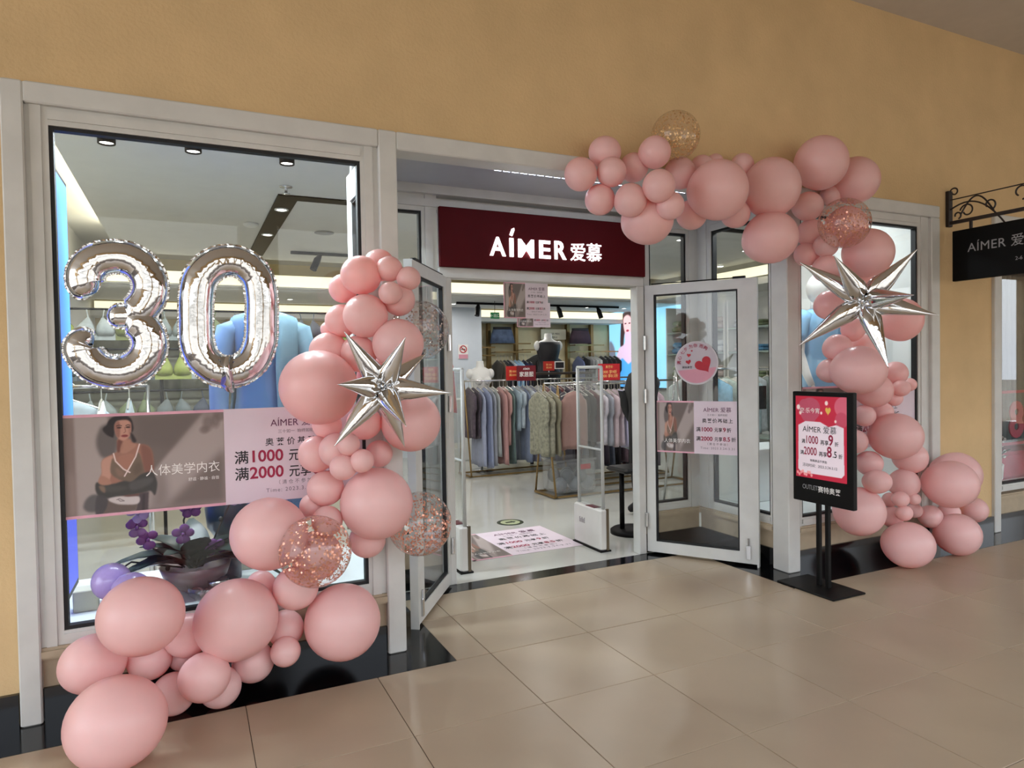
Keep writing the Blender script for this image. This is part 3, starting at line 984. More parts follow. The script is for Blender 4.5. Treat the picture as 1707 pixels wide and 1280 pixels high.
for yy, num, rest, pct, x1_ in ((0.425, '1000', '再享', '9', 0.0), (0.285, '2000', '再享', '8.5', -0.03)):
    text(ksp, '满', KP(0.12 + x1_, yy), KR, Z3, 0.021, m_ink, 'LEFT', 0.02, 0.0001)
    text(ksp, num, KP(0.195 + x1_, yy), KR, Z3, 0.050, m_mag, 'LEFT', 0.02, 0.0001, wide=0.72)
    text(ksp, rest, KP(0.50 + x1_, yy), KR, Z3, 0.024, m_ink, 'LEFT', 0.02, 0.0001, wide=0.92)
    text(ksp, pct[0], KP(0.655 + x1_, yy), KR, Z3, 0.066, m_mag, 'LEFT', 0.03, 0.0001, wide=0.8)
    if pct != '9':
        text(ksp, pct[1:], KP(0.765 + x1_, yy), KR, Z3, 0.040, m_ink, 'LEFT', 0.02, 0.0001, wide=0.8)
    text(ksp, '折', KP(0.775 if pct == '9' else 0.845, yy), KR, Z3, 0.021, m_ink, 'LEFT', 0.02, 0.0001)
text(ksp, '特殊商品不参加', KP(0.46, 0.205), KR, Z3, 0.013, m_ink, 'CENTER', 0.01, 0.0001)
text(ksp, '活动时间：2023.3.24-3.12', KP(0.48, 0.14), KR, Z3, 0.017, m_ink, 'CENTER', 0.0, 0.0001)
m_grey_let = mat('grey lettering', (150, 150, 152), 0.5, var=0.03)
text(ksp, 'OUTLET', (kx - 0.0012, ky0 - 0.08, kz0 + 0.088), KR, Z3, 0.030, m_grey_let, 'LEFT', 0.0, 0.0001, wide=0.8, space=0.92)
text(ksp, '赛特奥莱', (kx - 0.0012, ky0 - 0.205, kz0 + 0.083), KR, Z3, 0.030, m_white_ink, 'LEFT', 0.01, 0.0001)

# ---- blade sign on a wrought-iron bracket
bx = 5.64
bs = thing('blade_sign', 'black hanging sign with white lettering on a scrolled iron bracket', 'sign', (bx, W, 2.58))
MB().bbox(bx - 0.02, W - 0.03, 2.585, bx + 0.03, W, 2.875, 0.003).build('wall_plate', m_iron, bs)
MB().obox((bx - 0.012, W - 0.02, 2.60), X3, Z3, Vector((0, -1, 0)), 0.026, 0.026, 1.15).build('arm', m_iron, bs)
MB().tube([(bx, W - 0.02, 2.80), (bx, W - 1.15, 2.80)], 0.005, 6).build('upper_rod', m_iron, bs)


def scroll(cy_, cz, r0, r1, a0, a1, n=22):
    return [(bx, cy_ - (r0 + (r1 - r0) * i / (n - 1)) * math.cos(a0 + (a1 - a0) * i / (n - 1)), cz + (r0 + (r1 - r0) * i / (n - 1)) * math.sin(a0 + (a1 - a0) * i / (n - 1))) for i in range(n)]


PI = math.pi
for pts in (scroll(W - 0.06, 2.86, 0.035, 0.018, PI * 1.0, -PI * 0.8),
            [(bx, W - 0.025 - 0.30 * t, 2.72 + 0.08 * math.sin(t * PI * 0.62) - 0.115 * t * t) for t in np.linspace(0, 1.6, 18)],
            scroll(W - 0.16, 2.69, 0.055, 0.028, PI * 0.95, -PI * 0.9),
            scroll(W - 0.085, 2.665, 0.03, 0.018, -PI * 0.4, PI * 1.1),
            [(bx, W - 0.09 - 0.24 * t, 2.63 + 0.16 * math.sin(t * PI * 0.86)) for t in np.linspace(0.1, 1.12, 18)],
            scroll(W - 0.33, 2.70, 0.045, 0.024, -PI * 0.3, PI * 1.2),
            scroll(W - 0.55, 2.745, 0.06, 0.03, -PI * 0.45, PI * 1.3),
            scroll(W - 0.8, 2.70, 0.05, 0.025, -PI * 0.3, PI * 1.2)):
    MB().tube(pts, 0.0065, 6).build('scroll', m_iron, bs)
for y in (W - 0.19, W - 0.86):
    MB().box(bx - 0.009, y - 0.009, 2.535, bx + 0.009, y + 0.009, 2.605).build('hanger', m_iron, bs)
bsb = MB().bbox(bx - 0.02, W - 1.02, 2.135, bx + 0.02, W - 0.055, 2.54, 0.003).build('board', mat('black sign board', (5, 5, 6), 0.55, var=0.2, spec=0.15), bs)
text(bsb, 'AÍMER 爱慕', (bx - 0.0206, W - 0.175, 2.355), KR, Z3, 0.066, m_grey_let, 'LEFT', 0.0, 0.0003, space=1.05)
text(bsb, '2-6', (bx - 0.0206, W - 0.52, 2.24), KR, Z3, 0.026, m_grey_let, 'LEFT', 0.0, 0.0003)

# ================================================================== NEIGHBOURING SHOP
w7 = thing('window_7', 'white-framed window of the neighbouring shop', None, (6.25, W, 0), kind='structure')
MB().bbox(6.25, W - 0.03, 0.0, 6.34, W + 0.12, 2.74, 0.006).build('casing', m_white, w7)
glazed(w7, (6.34, W), (9.1, W), 0.34, 2.65, 0.06, 0.09, 0.06, 0.08)
low_wall(w7, (6.34, W), (9.2, W))
MB().bbox(6.34, W - 0.03, 2.65, 9.2, W + 0.12, 2.74, 0.006).build('casing_head', m_white, w7)
nb = MB().box(5.55, 4.75, 0, 9.6, 4.8, 3.3)
nb.box(9.5, W + 0.3, 0, 9.6, 4.8, 3.3)
nb.box(5.55, W + 0.3, 3.2, 9.6, 4.8, 3.3)
nb.box(5.53, W + 0.3, 0, 5.56, 4.8, 3.3)
struct('wall_neighbour', nb, mat('neighbour wall', (150, 158, 164), 0.7, var=0.05), 'grey back wall of the neighbouring display')
struct('floor_neighbour', MB().box(5.55, W + 0.12, 0.0, 9.5, 4.75, 0.36), m_iwall, 'display floor of the neighbouring window')
for i in range(11):
    x = 6.55 + 0.24 * i
    c_ = MB()
    secs = []
    for z in (0.37, 1.2, 2.2, 3.1):
        secs.append([(x + 0.115 * s * (1 + 0.02 * math.sin(z * 3)), 4.6 + 0.035 * math.sin(s * 7 + i), z) for s in np.linspace(-1, 1, 11)] + [(x + 0.115 * s, 4.625 + 0.035 * math.sin(s * 7 + i), z) for s in np.linspace(1, -1, 11)])
    c_.loft(secs)
    tag(c_.build('curtain_panel', mat('slate curtain %d' % (i % 2), (74, 88, 98) if i % 2 else (96, 108, 112), 0.7, var=0.1), None, True),
        '%s slate curtain panel from the wall in the neighbouring window' % ORD[i], 'curtain', 'curtain panels in the neighbouring window')
rf = thing('sale_frame', 'red rectangular sale frame with a big number in the neighbouring window', 'sign', (6.9, 3.7, 0.7))
fr = MB()
for (a0, b0, a1, b1) in ((6.55, 0.72, 7.55, 0.745), (6.55, 1.19, 7.55, 1.215), (6.55, 0.72, 6.575, 1.215), (7.525, 0.72, 7.55, 1.215)):
    fr.box(a0, 3.60, b0, a1, 3.615, b1)
fr.build('frame', m_mag, rf)
text(rf, '80', (6.68, 3.60, 0.80), X3, Z3, 0.30, m_mag, 'LEFT', 0.05, 0.006, 'number')
bed = MB().bbox(6.6, 3.75, 0.36, 7.7, 4.4, 0.62, 0.03)
tag(bed.build('display_plinth', mat('rose cloth', (168, 52, 78), 0.8, var=0.2, vscale=6), None), 'rose red plinth on the neighbouring display floor', 'plinth')
pln = thing('potted_plant', 'bushy green potted plant with pale flowers in the neighbouring window', 'plant', (6.62, 3.72, 0.36))
MB().lathe([(0.06, 0), (0.09, 0.05), (0.10, 0.18), (0.09, 0.19)], (6.62, 3.72, 0.36), 18).build('pot', m_iwall, pln, True)
m_leaf = mat('dark green leaf', (38, 62, 44), 0.4, var=0.25, vscale=20)


def leafblade(mb, base, d, L_, w_, sag, up=Z3):
    d = Vector(d).normalized()
    s = d.cross(up).normalized()
    n_ = s.cross(d)
    rows = []
    for i in range(7):
        t = i / 6
        c_ = Vector(base) + d * (L_ * t) + n_ * (L_ * (0.32 * t - sag * t * t))
        h = w_ * math.sin(math.pi * min(0.97, 0.12 + 0.86 * t)) ** 0.8
        rows.append((c_ - s * h + n_ * h * 0.35, c_, c_ + s * h + n_ * h * 0.35))
    v_ = [p for r_ in rows for p in r_]
    th = n_ * (-0.003)
    k = len(v_)
    f_ = []
    for i in range(6):
        for j in range(2):
            a_ = i * 3 + j
            f_.append((a_, a_ + 1, a_ + 4, a_ + 3))
            f_.append((k + a_ + 3, k + a_ + 4, k + a_ + 1, k + a_))
    mb.add(v_ + [p + th for p in v_], f_)


fol = MB()
for i in range(90):
    a_ = random.uniform(0, 6.28)
    e_ = random.uniform(0.1, 1.3)
    leafblade(fol, (6.62 + random.uniform(-0.05, 0.05), 3.72 + random.uniform(-0.04, 0.04), 0.52 + random.uniform(0, 0.16)), (math.cos(a_) * math.cos(e_), math.sin(a_) * math.cos(e_) * 0.6, math.sin(e_)), random.uniform(0.08, 0.2), 0.014, 0.3)
fol.build('foliage', m_leaf, pln, True)['kind'] = 'stuff'
for i in range(16):
    a_ = random.uniform(0, 6.28)
    c_ = (6.62 + 0.14 * math.cos(a_), 3.70 + 0.06 * math.sin(a_), 0.66 + random.uniform(-0.08, 0.18))
    MB().ball(c_, 0.018, 0.014, 0.016, 8, 5).build('flower', m_white_ink, pln, True)

# ================================================================== FOIL NUMBER BALLOONS
def catmull(pts, n=10, closed=False):
    out = []
    m = len(pts)
    rng_ = range(m) if closed else range(m - 1)
    for i in rng_:
        p = [Vector((*pts[(i + k) % m], 0)) if closed else Vector((*pts[min(max(i + k, 0), m - 1)], 0)) for k in (-1, 0, 1, 2)]
        for s in np.linspace(0, 1, n, endpoint=False):
            q = 0.5 * (2 * p[1] + (p[2] - p[0]) * s + (2 * p[0] - 5 * p[1] + 4 * p[2] - p[3]) * s * s + (3 * p[1] - p[0] - 3 * p[2] + p[3]) * s ** 3)
            out.append((q.x, q.y))
    if not closed:
        out.append(tuple(pts[-1]))
    return out


def foil_tube(mb, seam, path, rad, Y, closed, depth=0.8, nr=28, pleat=0.10):
    """puffed foil tube along a path (x, z) in the plane Y, with pleats on the bends and a crimped seam"""
    n = len(path)
    P_ = [Vector((x, Y, z)) for x, z in path]
    rings = []
    s_in, s_out = [], []
    acc = 0.0
    tot = sum((P_[i + 1] - P_[i]).length for i in range(n - 1))
    for i in range(n):
        a, b = (P_[(i - 1) % n], P_[(i + 1) % n]) if closed else (P_[max(i - 1, 0)], P_[min(i + 1, n - 1)])
        t = (b - a).normalized()
        nv = Vector((t.z, 0, -t.x))
        if i:
            acc += (P_[i] - P_[i - 1]).length
        r = rad
        if not closed:
            e = min(acc, tot - acc) / (rad * 0.9)
            if e < 1:
                r = rad * math.sqrt(max(0.02, 1 - (1 - e) ** 2))
        # bend: compare tangents
        c0 = (P_[i] - a).normalized() if (P_[i] - a).length > 1e-6 else t
        c1 = (b - P_[i]).normalized() if (b - P_[i]).length > 1e-6 else t
        bend = c0.cross(c1).dot(Vector((0, 1, 0)))
        ph = acc / 0.030
        saw = abs((ph % 1.0) - 0.5) * 2           # 1 at a crease
        ring = []
        for k in range(nr):
            th = 2 * math.pi * k / nr
            cs, sn = math.cos(th), math.sin(th)
            side = 0.5 - 0.5 * cs * (1 if bend > 0 else -1)
            f = 1 - (pleat * min(1.0, max(0.0, abs(bend) - 0.02) * 14)) * side * (saw ** 5) * abs(sn) ** 0.5
            fl = 1.0 - 0.10 * abs(cs) ** 8
            ring.append(P_[i] + nv * (r * cs) + Vector((0, 1, 0)) * (r * depth * sn * f * fl))
        rings.append(ring)
        jag = 0.0025 * math.sin(acc * 260) + 0.0015 * math.sin(acc * 610)
        s_out.append((P_[i] + nv * (r * 0.97), P_[i] + nv * (r + 0.008 + jag * 0.6), jag))
        s_in.append((P_[i] - nv * (r * 0.97), P_[i] - nv * (r + 0.007 + jag * 0.6), jag))
    if closed:
        rings.append(rings[0]); s_out.append(s_out[0]); s_in.append(s_in[0])
    mb.loft(rings, caps=not closed)
    for ss in (s_out, s_in):
        v_, f_ = [], []
        for q0, q1, jg in ss:
            v_ += [q0 + Vector((0, 0.001, 0)), q1 + Vector((0, jg, 0)), q1 + Vector((0, jg - 0.001, 0)), q0 - Vector((0, 0.001, 0))]
        for i in range(len(ss) - 1):
            for k in range(4):
                f_.append((i * 4 + k, i * 4 + (k + 1) % 4, i * 4 + 4 + (k + 1) % 4, i * 4 + 4 + k))
        seam.add(v_, f_)


YF = 3.478
def cpx(x, y):      # sketch coordinates of the two digits -> plane YF
    p = at(60 + x * 0.2929, 380 + y * 0.2929, YF)
    return (p.x, p.z)


rad_f = 0.0715
z0 = thing('foil_number_balloon', 'silver foil balloon in the shape of the digit zero', 'balloon', (at(380, 648, YF).x, YF, at(380, 648, YF).z), 'foil number balloons')
pts0 = [cpx(*p) for p in ((1100, 185), (1190, 210), (1262, 285), (1285, 400), (1285, 520), (1280, 640), (1240, 745), (1165, 805), (1092, 818), (1015, 800), (945, 735), (915, 640), (910, 520), (912, 400), (935, 285), (1010, 208))]
mb, sm = MB(), MB()
foil_tube(mb, sm, catmull(pts0, 12, True), rad_f, YF, True)
mb.build('digit', m_foil, z0, True)
sm.build('seam', m_foil, z0)
tl = MB()
p = at(378, 630, YF)
tl.loft([[(p.x - 0.03, YF - 0.05, p.z + 0.10), (p.x, YF - 0.075, p.z + 0.10), (p.x + 0.03, YF - 0.05, p.z + 0.10)],
         [(p.x - 0.02, YF - 0.06, p.z + 0.03), (p.x, YF - 0.08, p.z + 0.03), (p.x + 0.02, YF - 0.06, p.z + 0.03)],
         [(p.x - 0.03, YF - 0.05, p.z - 0.03), (p.x + 0.01, YF - 0.065, p.z - 0.035), (p.x + 0.03, YF - 0.05, p.z - 0.03)],
         [(p.x + 0.0, YF - 0.04, p.z - 0.065), (p.x + 0.02, YF - 0.045, p.z - 0.07), (p.x + 0.03, YF - 0.04, p.z - 0.065)]])
tl.build('filling_tail', m_foil, z0, True)
t3 = thing('foil_number_balloon', 'silver foil balloon in the shape of the digit three', 'balloon', (at(195, 648, YF).x, YF, at(195, 648, YF).z), 'foil number balloons')
mb, sm = MB(), MB()
up_ = [cpx(*p) for p in ((335, 375), (285, 325), (285, 250), (335, 190), (420, 165), (510, 170), (590, 210), (640, 280), (650, 360), (615, 435), (560, 485), (500, 505))]
lo_ = [cpx(*p) for p in ((500, 505), (570, 530), (630, 590), (648, 670), (615, 750), (540, 805), (450, 820), (360, 800), (295, 745), (265, 690), (285, 645), (330, 650))]
mid = [cpx(*p) for p in ((405, 495), (470, 500), (540, 500), (585, 498))]
foil_tube(mb, sm, catmull(up_, 12), rad_f, YF, False)
foil_tube(mb, sm, catmull(lo_, 12), rad_f, YF, False)
foil_tube(mb, sm, catmull(mid, 10), rad_f * 0.72, YF, False)
mb.build('digit', m_foil, t3, True)
sm.build('seam', m_foil, t3)

# ================================================================== LATEX BALLOONS
def balloon_mesh(name, material):
    mb = MB()
    prof = []
    m = 24
    for i in range(m + 1):
        a = math.pi * i / m
        r, y = math.sin(a), -math.cos(a)
        if y > 0:
            y = y * (1 + 0.10 * y ** 3)      # slightly drawn out towards the neck
            r = r * (1 - 0.05 * y)
        prof.append((max(r, 0.002), y))
    prof = prof[:-1] + [(0.06, prof[-2][1] + 0.03), (0.035, 1.13), (0.06, 1.17), (0.05, 1.19)]
    n = 40
    rings = [[(r * math.cos(2 * math.pi * k / n), y, r * math.sin(2 * math.pi * k / n)) for k in range(n)] for r, y in prof]
    mb.loft(rings)
    me = bpy.data.meshes.new(name)
    me.from_pydata(mb.v, [], mb.f)
    me.polygons.foreach_set('use_smooth', [True] * len(me.polygons))
    me.update()
    me.materials.append(material)
    return me


bm_pink = balloon_mesh('balloon', m_pink)
bm_lilac = balloon_mesh('balloon_lilac', m_lilac)
# label, colour, centre, half width, half height, tilt
BALLOONS = [
    ("pink balloon peeking out at the very top of the garland beside the glass door", 'pink', (0.878, 3.371, 2.021), 0.080, 0.080, 0),
    ("medium pink balloon upper front of the crown by the tall window corner", 'pink', (0.763, 3.275, 1.953), 0.099, 0.094, 0),
    ("small pale pink balloon, middle of three small ones crowning the door-side garland", 'pink', (0.889, 3.223, 1.983), 0.064, 0.061, 0),
    ("small pink balloon nearest the open glass door, crown of the window garland", 'pink', (0.972, 3.183, 1.935), 0.059, 0.057, 0),
    ("small pink balloon lowest of the three small ones crowning the window garland", 'pink', (0.868, 3.135, 1.855), 0.056, 0.054, 0),
    ("pink balloon tucked behind the small crown balloons, just above the clear confetti one", 'pink', (0.933, 3.219, 1.834), 0.078, 0.078, 0),
    ("pink balloon half hidden against the window, highest on the foil-number side of the crown", 'pink', (0.699, 3.383, 1.899), 0.071, 0.071, 0),
    ("round pink balloon in front, directly above the silver starburst by the foil numbers", 'pink', (0.770, 3.227, 1.754), 0.106, 0.104, 0),
    ("pink balloon behind the round one above the window starburst, next to the blue dress", 'pink', (0.679, 3.343, 1.738), 0.080, 0.080, 0),
    ("tiny pinkish balloon pressed to the glass beside the blue dress sleeve", 'pink', (0.628, 3.415, 1.700), 0.038, 0.038, 0),
    ("large pink balloon behind the upper spikes of the window starburst, by the door", 'pink', (0.911, 3.175, 1.619), 0.123, 0.120, 0),
    ("pink balloon peeping over the biggest balloon beside the foil zero", 'pink', (0.618, 3.359, 1.592), 0.094, 0.089, 0),
    ("pink balloon behind the upper spike of the window starburst, right above its centre", 'pink', (0.745, 3.291, 1.575), 0.089, 0.089, 0),
    ("pink balloon hidden behind the hub of the window starburst", 'pink', (0.842, 3.359, 1.462), 0.092, 0.092, 0),
    ("biggest pink balloon at the foil zero's side, touching the window starburst", 'pink', (0.548, 3.251, 1.418), 0.181, 0.174, 10),
    ("large pink balloon below the window starburst, beside the open door leaf", 'pink', (1.006, 3.303, 1.232), 0.150, 0.150, 0),
    ("pink balloon directly beneath the biggest balloon next to the foil zero", 'pink', (0.606, 3.383, 1.232), 0.072, 0.069, 0),
    ("pink balloon behind the lower spikes of the window starburst", 'pink', (0.783, 3.363, 1.233), 0.088, 0.083, 0),
    ("pink balloon covering the end of the price text on the window poster", 'pink', (0.550, 3.367, 1.094), 0.088, 0.088, 0),
    ("pink balloon at the tip of the window starburst's long lower spike", 'pink', (0.622, 3.255, 1.120), 0.081, 0.081, 0),
    ("small pink balloon touching the lowest spike tip of the window starburst", 'pink', (0.661, 3.159, 1.153), 0.053, 0.053, 0),
    ("small pink balloon lowest of the cluster under the window starburst", 'pink', (0.636, 3.167, 1.048), 0.063, 0.060, 0),
    ("pink balloon just above the large pale one beside the door frame", 'pink', (0.860, 3.383, 1.073), 0.069, 0.069, 0),
    ("smallest round balloon in front, between the window starburst and the large pale balloon", 'pink', (0.715, 3.127, 1.077), 0.055, 0.055, 0),
    ("pink balloon above the rose gold confetti one, beside the poster's small print", 'pink', (0.584, 3.343, 0.929), 0.088, 0.085, 0),
    ("small pink balloon wedged under the poster text, over the big floor-side one", 'pink', (0.527, 3.395, 0.840), 0.060, 0.060, 0),
    ("pink balloon seen through the top of the front rose gold confetti balloon", 'pink', (0.577, 3.275, 0.785), 0.072, 0.072, 0),
    ("pink balloon behind the front rose gold confetti balloon, seen right through its middle", 'pink', (0.535, 3.335, 0.613), 0.117, 0.117, 0),
    ("large pale pink balloon in front of the door frame post, above the confetti one", 'pink', (0.809, 3.247, 0.849), 0.174, 0.173, 0),
    ("pink balloon under the large pale one at the window's lower corner", 'pink', (0.786, 3.363, 0.648), 0.091, 0.088, 0),
    ("large pink balloon hanging over the poster's bottom edge, beside the confetti balloon", 'pink', (0.317, 3.283, 0.754), 0.171, 0.165, 0),
    ("pink balloon mostly hidden, dangling under the large one at the poster's bottom edge", 'pink', (0.284, 3.387, 0.492), 0.067, 0.067, 0),
    ("medium pink balloon right under the front rose gold confetti balloon", 'pink', (0.427, 3.279, 0.486), 0.103, 0.100, 0),
    ("pink balloon between the two big balloons above the black skirting", 'pink', (0.387, 3.367, 0.274), 0.084, 0.087, 0),
    ("large pale pink balloon standing alone at the foot of the white door post", 'pink', (0.638, 3.275, 0.292), 0.179, 0.179, 0),
    ("largest pale balloon in the middle of the bottom row under the display window", 'pink', (0.167, 3.263, 0.390), 0.180, 0.179, 0),
    ("pink balloon nearest the black skirting, beside the door-post balloon", 'pink', (0.373, 3.267, 0.202), 0.068, 0.068, 0),
    ("pink balloon under the edge of the bottom row's largest pale balloon", 'pink', (0.239, 3.359, 0.147), 0.094, 0.094, 0),
    ("pink balloon in front, below the bottom row's largest pale balloon", 'pink', (0.030, 3.183, 0.191), 0.106, 0.103, 0),
    ("pink balloon low against the black skirting, lowest in the middle of the row", 'pink', (0.093, 3.287, 0.089), 0.090, 0.089, 0),
    ("pink balloon squeezed between the two big ones under the orchid", 'pink', (-0.036, 3.355, 0.323), 0.097, 0.096, 0),
    ("small pink balloon centred above the egg-shaped floor balloon", 'pink', (-0.186, 3.363, 0.239), 0.091, 0.085, 0),
    ("big wide balloon under the orchid leaves, in front of two lilac ones", 'pink', (-0.194, 3.099, 0.522), 0.162, 0.155, 0),
    ("wide pink balloon at the outer end of the row, over the window sill corner", 'pink', (-0.393, 3.323, 0.281), 0.129, 0.120, -10),
    ("egg-shaped pale balloon resting lowest at the garland's outer end, cut by the picture", 'pink', (-0.280, 2.963, 0.172), 0.177, 0.171, 15),
    ("pink balloon beside the egg-shaped floor balloon, close to the tiles", 'pink', (-0.094, 3.311, 0.091), 0.091, 0.091, 0),
    ("small pink balloon filling the gap in the middle of the bottom row", 'pink', (-0.059, 3.399, 0.207), 0.055, 0.055, 0),
    ("pearly lilac balloon against the glass below the orchid pot", 'lilac', (-0.321, 3.375, 0.604), 0.078, 0.078, 0),
    ("pearly lilac balloon half hidden behind the big wide pink one", 'lilac', (-0.241, 3.279, 0.577), 0.079, 0.079, 0),
    ("pink balloon at the free end of the swag over the red sign", 'pink', (2.057, 3.359, 2.596), 0.094, 0.096, 0),
    ("pink balloon topmost at the free end of the swag over the red sign", 'pink', (2.221, 3.355, 2.740), 0.096, 0.091, 0),
    ("small pink balloon in front at the swag's free end over the red sign", 'pink', (2.224, 3.291, 2.609), 0.085, 0.085, 0),
    ("small pink balloon between the end cluster and the gold confetti balloon", 'pink', (2.432, 3.367, 2.678), 0.087, 0.087, 0),
    ("pink balloon directly under the gold confetti balloon on the yellow wall", 'pink', (2.490, 3.239, 2.738), 0.094, 0.094, 0),
    ("pink balloon lowest at the free end of the swag, over the red sign's edge", 'pink', (2.189, 3.363, 2.464), 0.089, 0.089, 0),
    ("pink balloon hanging just above the lit lettering's last character", 'pink', (2.301, 3.219, 2.438), 0.090, 0.097, 0),
    ("pink balloon in front beside the swag's big pale one", 'pink', (2.402, 3.091, 2.498), 0.091, 0.093, 0),
    ("pink balloon behind, between the gold confetti balloon and the big pale one", 'pink', (2.769, 3.355, 2.677), 0.096, 0.100, 0),
    ("small pink balloon under the swag, beside the big pale one", 'pink', (2.499, 3.115, 2.402), 0.081, 0.080, 0),
    ("mauve-tinted pink balloon dipping over the red sign's upper corner", 'pink', (2.474, 3.295, 2.358), 0.156, 0.149, 0),
    ("pink balloon underneath the swag's big pale balloon", 'pink', (2.862, 3.359, 2.431), 0.094, 0.094, 0),
    ("big pale pink balloon in the middle of the swag", 'pink', (2.901, 3.171, 2.542), 0.182, 0.180, 0),
    ("big pink balloon in the swag between the pale one and the topmost one", 'pink', (3.433, 3.263, 2.631), 0.184, 0.192, 0),
    ("small pink balloon peeking over the swag between its two big balloons", 'pink', (3.302, 3.379, 2.795), 0.075, 0.075, 0),
    ("small pink balloon peeking over the pale one, next to the gold confetti", 'pink', (2.966, 3.379, 2.750), 0.073, 0.069, 0),
    ("tiny pink balloon showing above the swag's big pale balloon", 'pink', (3.092, 3.399, 2.796), 0.055, 0.052, 0),
    ("pink balloon beneath the gap of the swag's two big balloons", 'pink', (3.222, 3.359, 2.465), 0.093, 0.090, 0),
    ("large mauve-pink balloon hanging above the open glass door's corner", 'pink', (3.437, 3.275, 2.313), 0.179, 0.168, 0),
    ("small pink balloon in front of the garland's shoulder, below the topmost big one", 'pink', (3.859, 3.343, 2.566), 0.103, 0.099, 0),
    ("topmost big balloon of the garland, up against the yellow wall", 'pink', (3.901, 3.271, 2.845), 0.176, 0.180, 0),
    ("large pink balloon at the garland's outer shoulder above the confetti one", 'pink', (4.258, 3.287, 2.769), 0.164, 0.162, 0),
    ("pink balloon behind the shoulder confetti balloon, seen right through it", 'pink', (4.195, 3.311, 2.446), 0.142, 0.142, 0),
    ("small pink balloon tucked behind the shoulder confetti balloon", 'pink', (4.123, 3.379, 2.673), 0.075, 0.071, 0),
    ("pink balloon beside the shoulder confetti balloon, above the door post", 'pink', (3.900, 3.355, 2.391), 0.098, 0.094, 0),
    ("large pink balloon at the column's top, between two spikes of the starburst", 'pink', (4.226, 3.163, 2.241), 0.165, 0.165, 0),
    ("pink balloon behind the starburst's outermost upper spike by the door post", 'pink', (3.874, 3.367, 2.244), 0.087, 0.083, 0),
    ("small pink balloon right beneath the shoulder confetti balloon", 'pink', (3.899, 3.231, 2.284), 0.080, 0.080, 0),
    ("pink balloon between the two upper spikes of the column's starburst", 'pink', (3.899, 3.227, 2.126), 0.096, 0.092, 0),
    ("pink balloon behind the hub of the column's starburst", 'pink', (4.310, 3.331, 2.109), 0.121, 0.121, 0),
    ("pink balloon beside the starburst's hub, before the blue T-shirt", 'pink', (4.068, 3.351, 1.896), 0.102, 0.102, 0),
    ("large pink balloon under the starburst's long outer spikes", 'pink', (4.739, 3.291, 1.801), 0.158, 0.160, 0),
    ("small pink balloon with its knot showing, just below the starburst", 'pink', (4.273, 3.319, 1.728), 0.085, 0.081, 0),
    ("pink balloon beneath the starburst's lower spike, by the blue T-shirt", 'pink', (4.152, 3.351, 1.597), 0.101, 0.097, 0),
    ("pink balloon behind the starburst's downward spike", 'pink', (4.432, 3.355, 1.605), 0.098, 0.090, 0),
    ("wide pale balloon in the middle of the column above the poster stand", 'pink', (4.113, 3.155, 1.439), 0.185, 0.166, 0),
    ("pink balloon at the column's door side, above the poster stand's corner", 'pink', (4.087, 3.363, 1.437), 0.089, 0.085, 0),
    ("pink balloon at the tip of the starburst's downward spike", 'pink', (4.780, 3.359, 1.407), 0.092, 0.088, 0),
    ("small pink balloon of a pair at the column's outer edge, the nearer one", 'pink', (4.733, 3.279, 1.297), 0.066, 0.060, 0),
    ("tiny pink balloon farther out of the pair at the column's edge", 'pink', (5.004, 3.399, 1.315), 0.054, 0.051, 0),
    ("pink balloon hanging beneath the column's wide pale balloon", 'pink', (4.497, 3.323, 1.286), 0.131, 0.123, 0),
    ("small pink balloon below the tiny pair at the column's edge", 'pink', (4.743, 3.343, 1.220), 0.063, 0.058, 0),
    ("pink balloon beside the poster stand's upper edge", 'pink', (4.440, 3.359, 1.103), 0.078, 0.078, 0),
    ("pink balloon in the narrow waist of the column", 'pink', (4.659, 3.375, 1.119), 0.080, 0.075, 0),
    ("wide pink balloon in the column beside the poster stand's price lines", 'pink', (4.636, 3.255, 0.951), 0.191, 0.167, 0),
    ("pink balloon half hidden behind the poster stand's middle edge", 'pink', (4.354, 3.367, 0.919), 0.086, 0.086, 0),
    ("pink balloon level with the poster stand's second price line", 'pink', (4.484, 3.355, 0.753), 0.097, 0.091, 0),
    ("pink balloon under the outer edge of the column's wide balloon", 'pink', (4.915, 3.331, 0.765), 0.122, 0.118, 0),
    ("oval pink balloon level with the bottom of the poster stand", 'pink', (4.329, 3.179, 0.656), 0.102, 0.082, 0),
    ("pink balloon above the bunch of four tiny ones", 'pink', (4.849, 3.339, 0.573), 0.109, 0.113, 0),
    ("tiny pink balloon, uppermost front one of the bunch near the floor", 'pink', (4.686, 3.255, 0.485), 0.063, 0.057, 0),
    ("tiniest pink balloon, upper outer one of the bunch near the floor", 'pink', (4.848, 3.259, 0.469), 0.047, 0.045, 0),
    ("tiny pink balloon, inner one of the bunch near the floor", 'pink', (4.769, 3.399, 0.449), 0.055, 0.055, 0),
    ("tiny pale balloon, lowest of the bunch right above the floor balloon", 'pink', (4.697, 3.235, 0.386), 0.061, 0.057, 0),
    ("tiny pink balloon, behind the lowest one of the bunch", 'pink', (5.063, 3.399, 0.335), 0.056, 0.056, 0),
    ("small pink balloon between the two floor balloons at the wall's end", 'pink', (5.191, 3.359, 0.282), 0.090, 0.088, 0),
    ("big pink balloon at the outer bottom corner, in front of a half-hidden one", 'pink', (5.108, 3.155, 0.573), 0.196, 0.176, 0),
    ("big pink balloon half hidden behind the outer bottom corner one", 'pink', (5.378, 3.275, 0.606), 0.177, 0.175, 0),
    ("pink balloon farthest out beside the neighbouring shop's frame", 'pink', (5.737, 3.351, 0.278), 0.101, 0.101, 0),
    ("pale pink balloon on the floor, the farther out of two", 'pink', (5.300, 3.215, 0.159), 0.161, 0.159, 0),
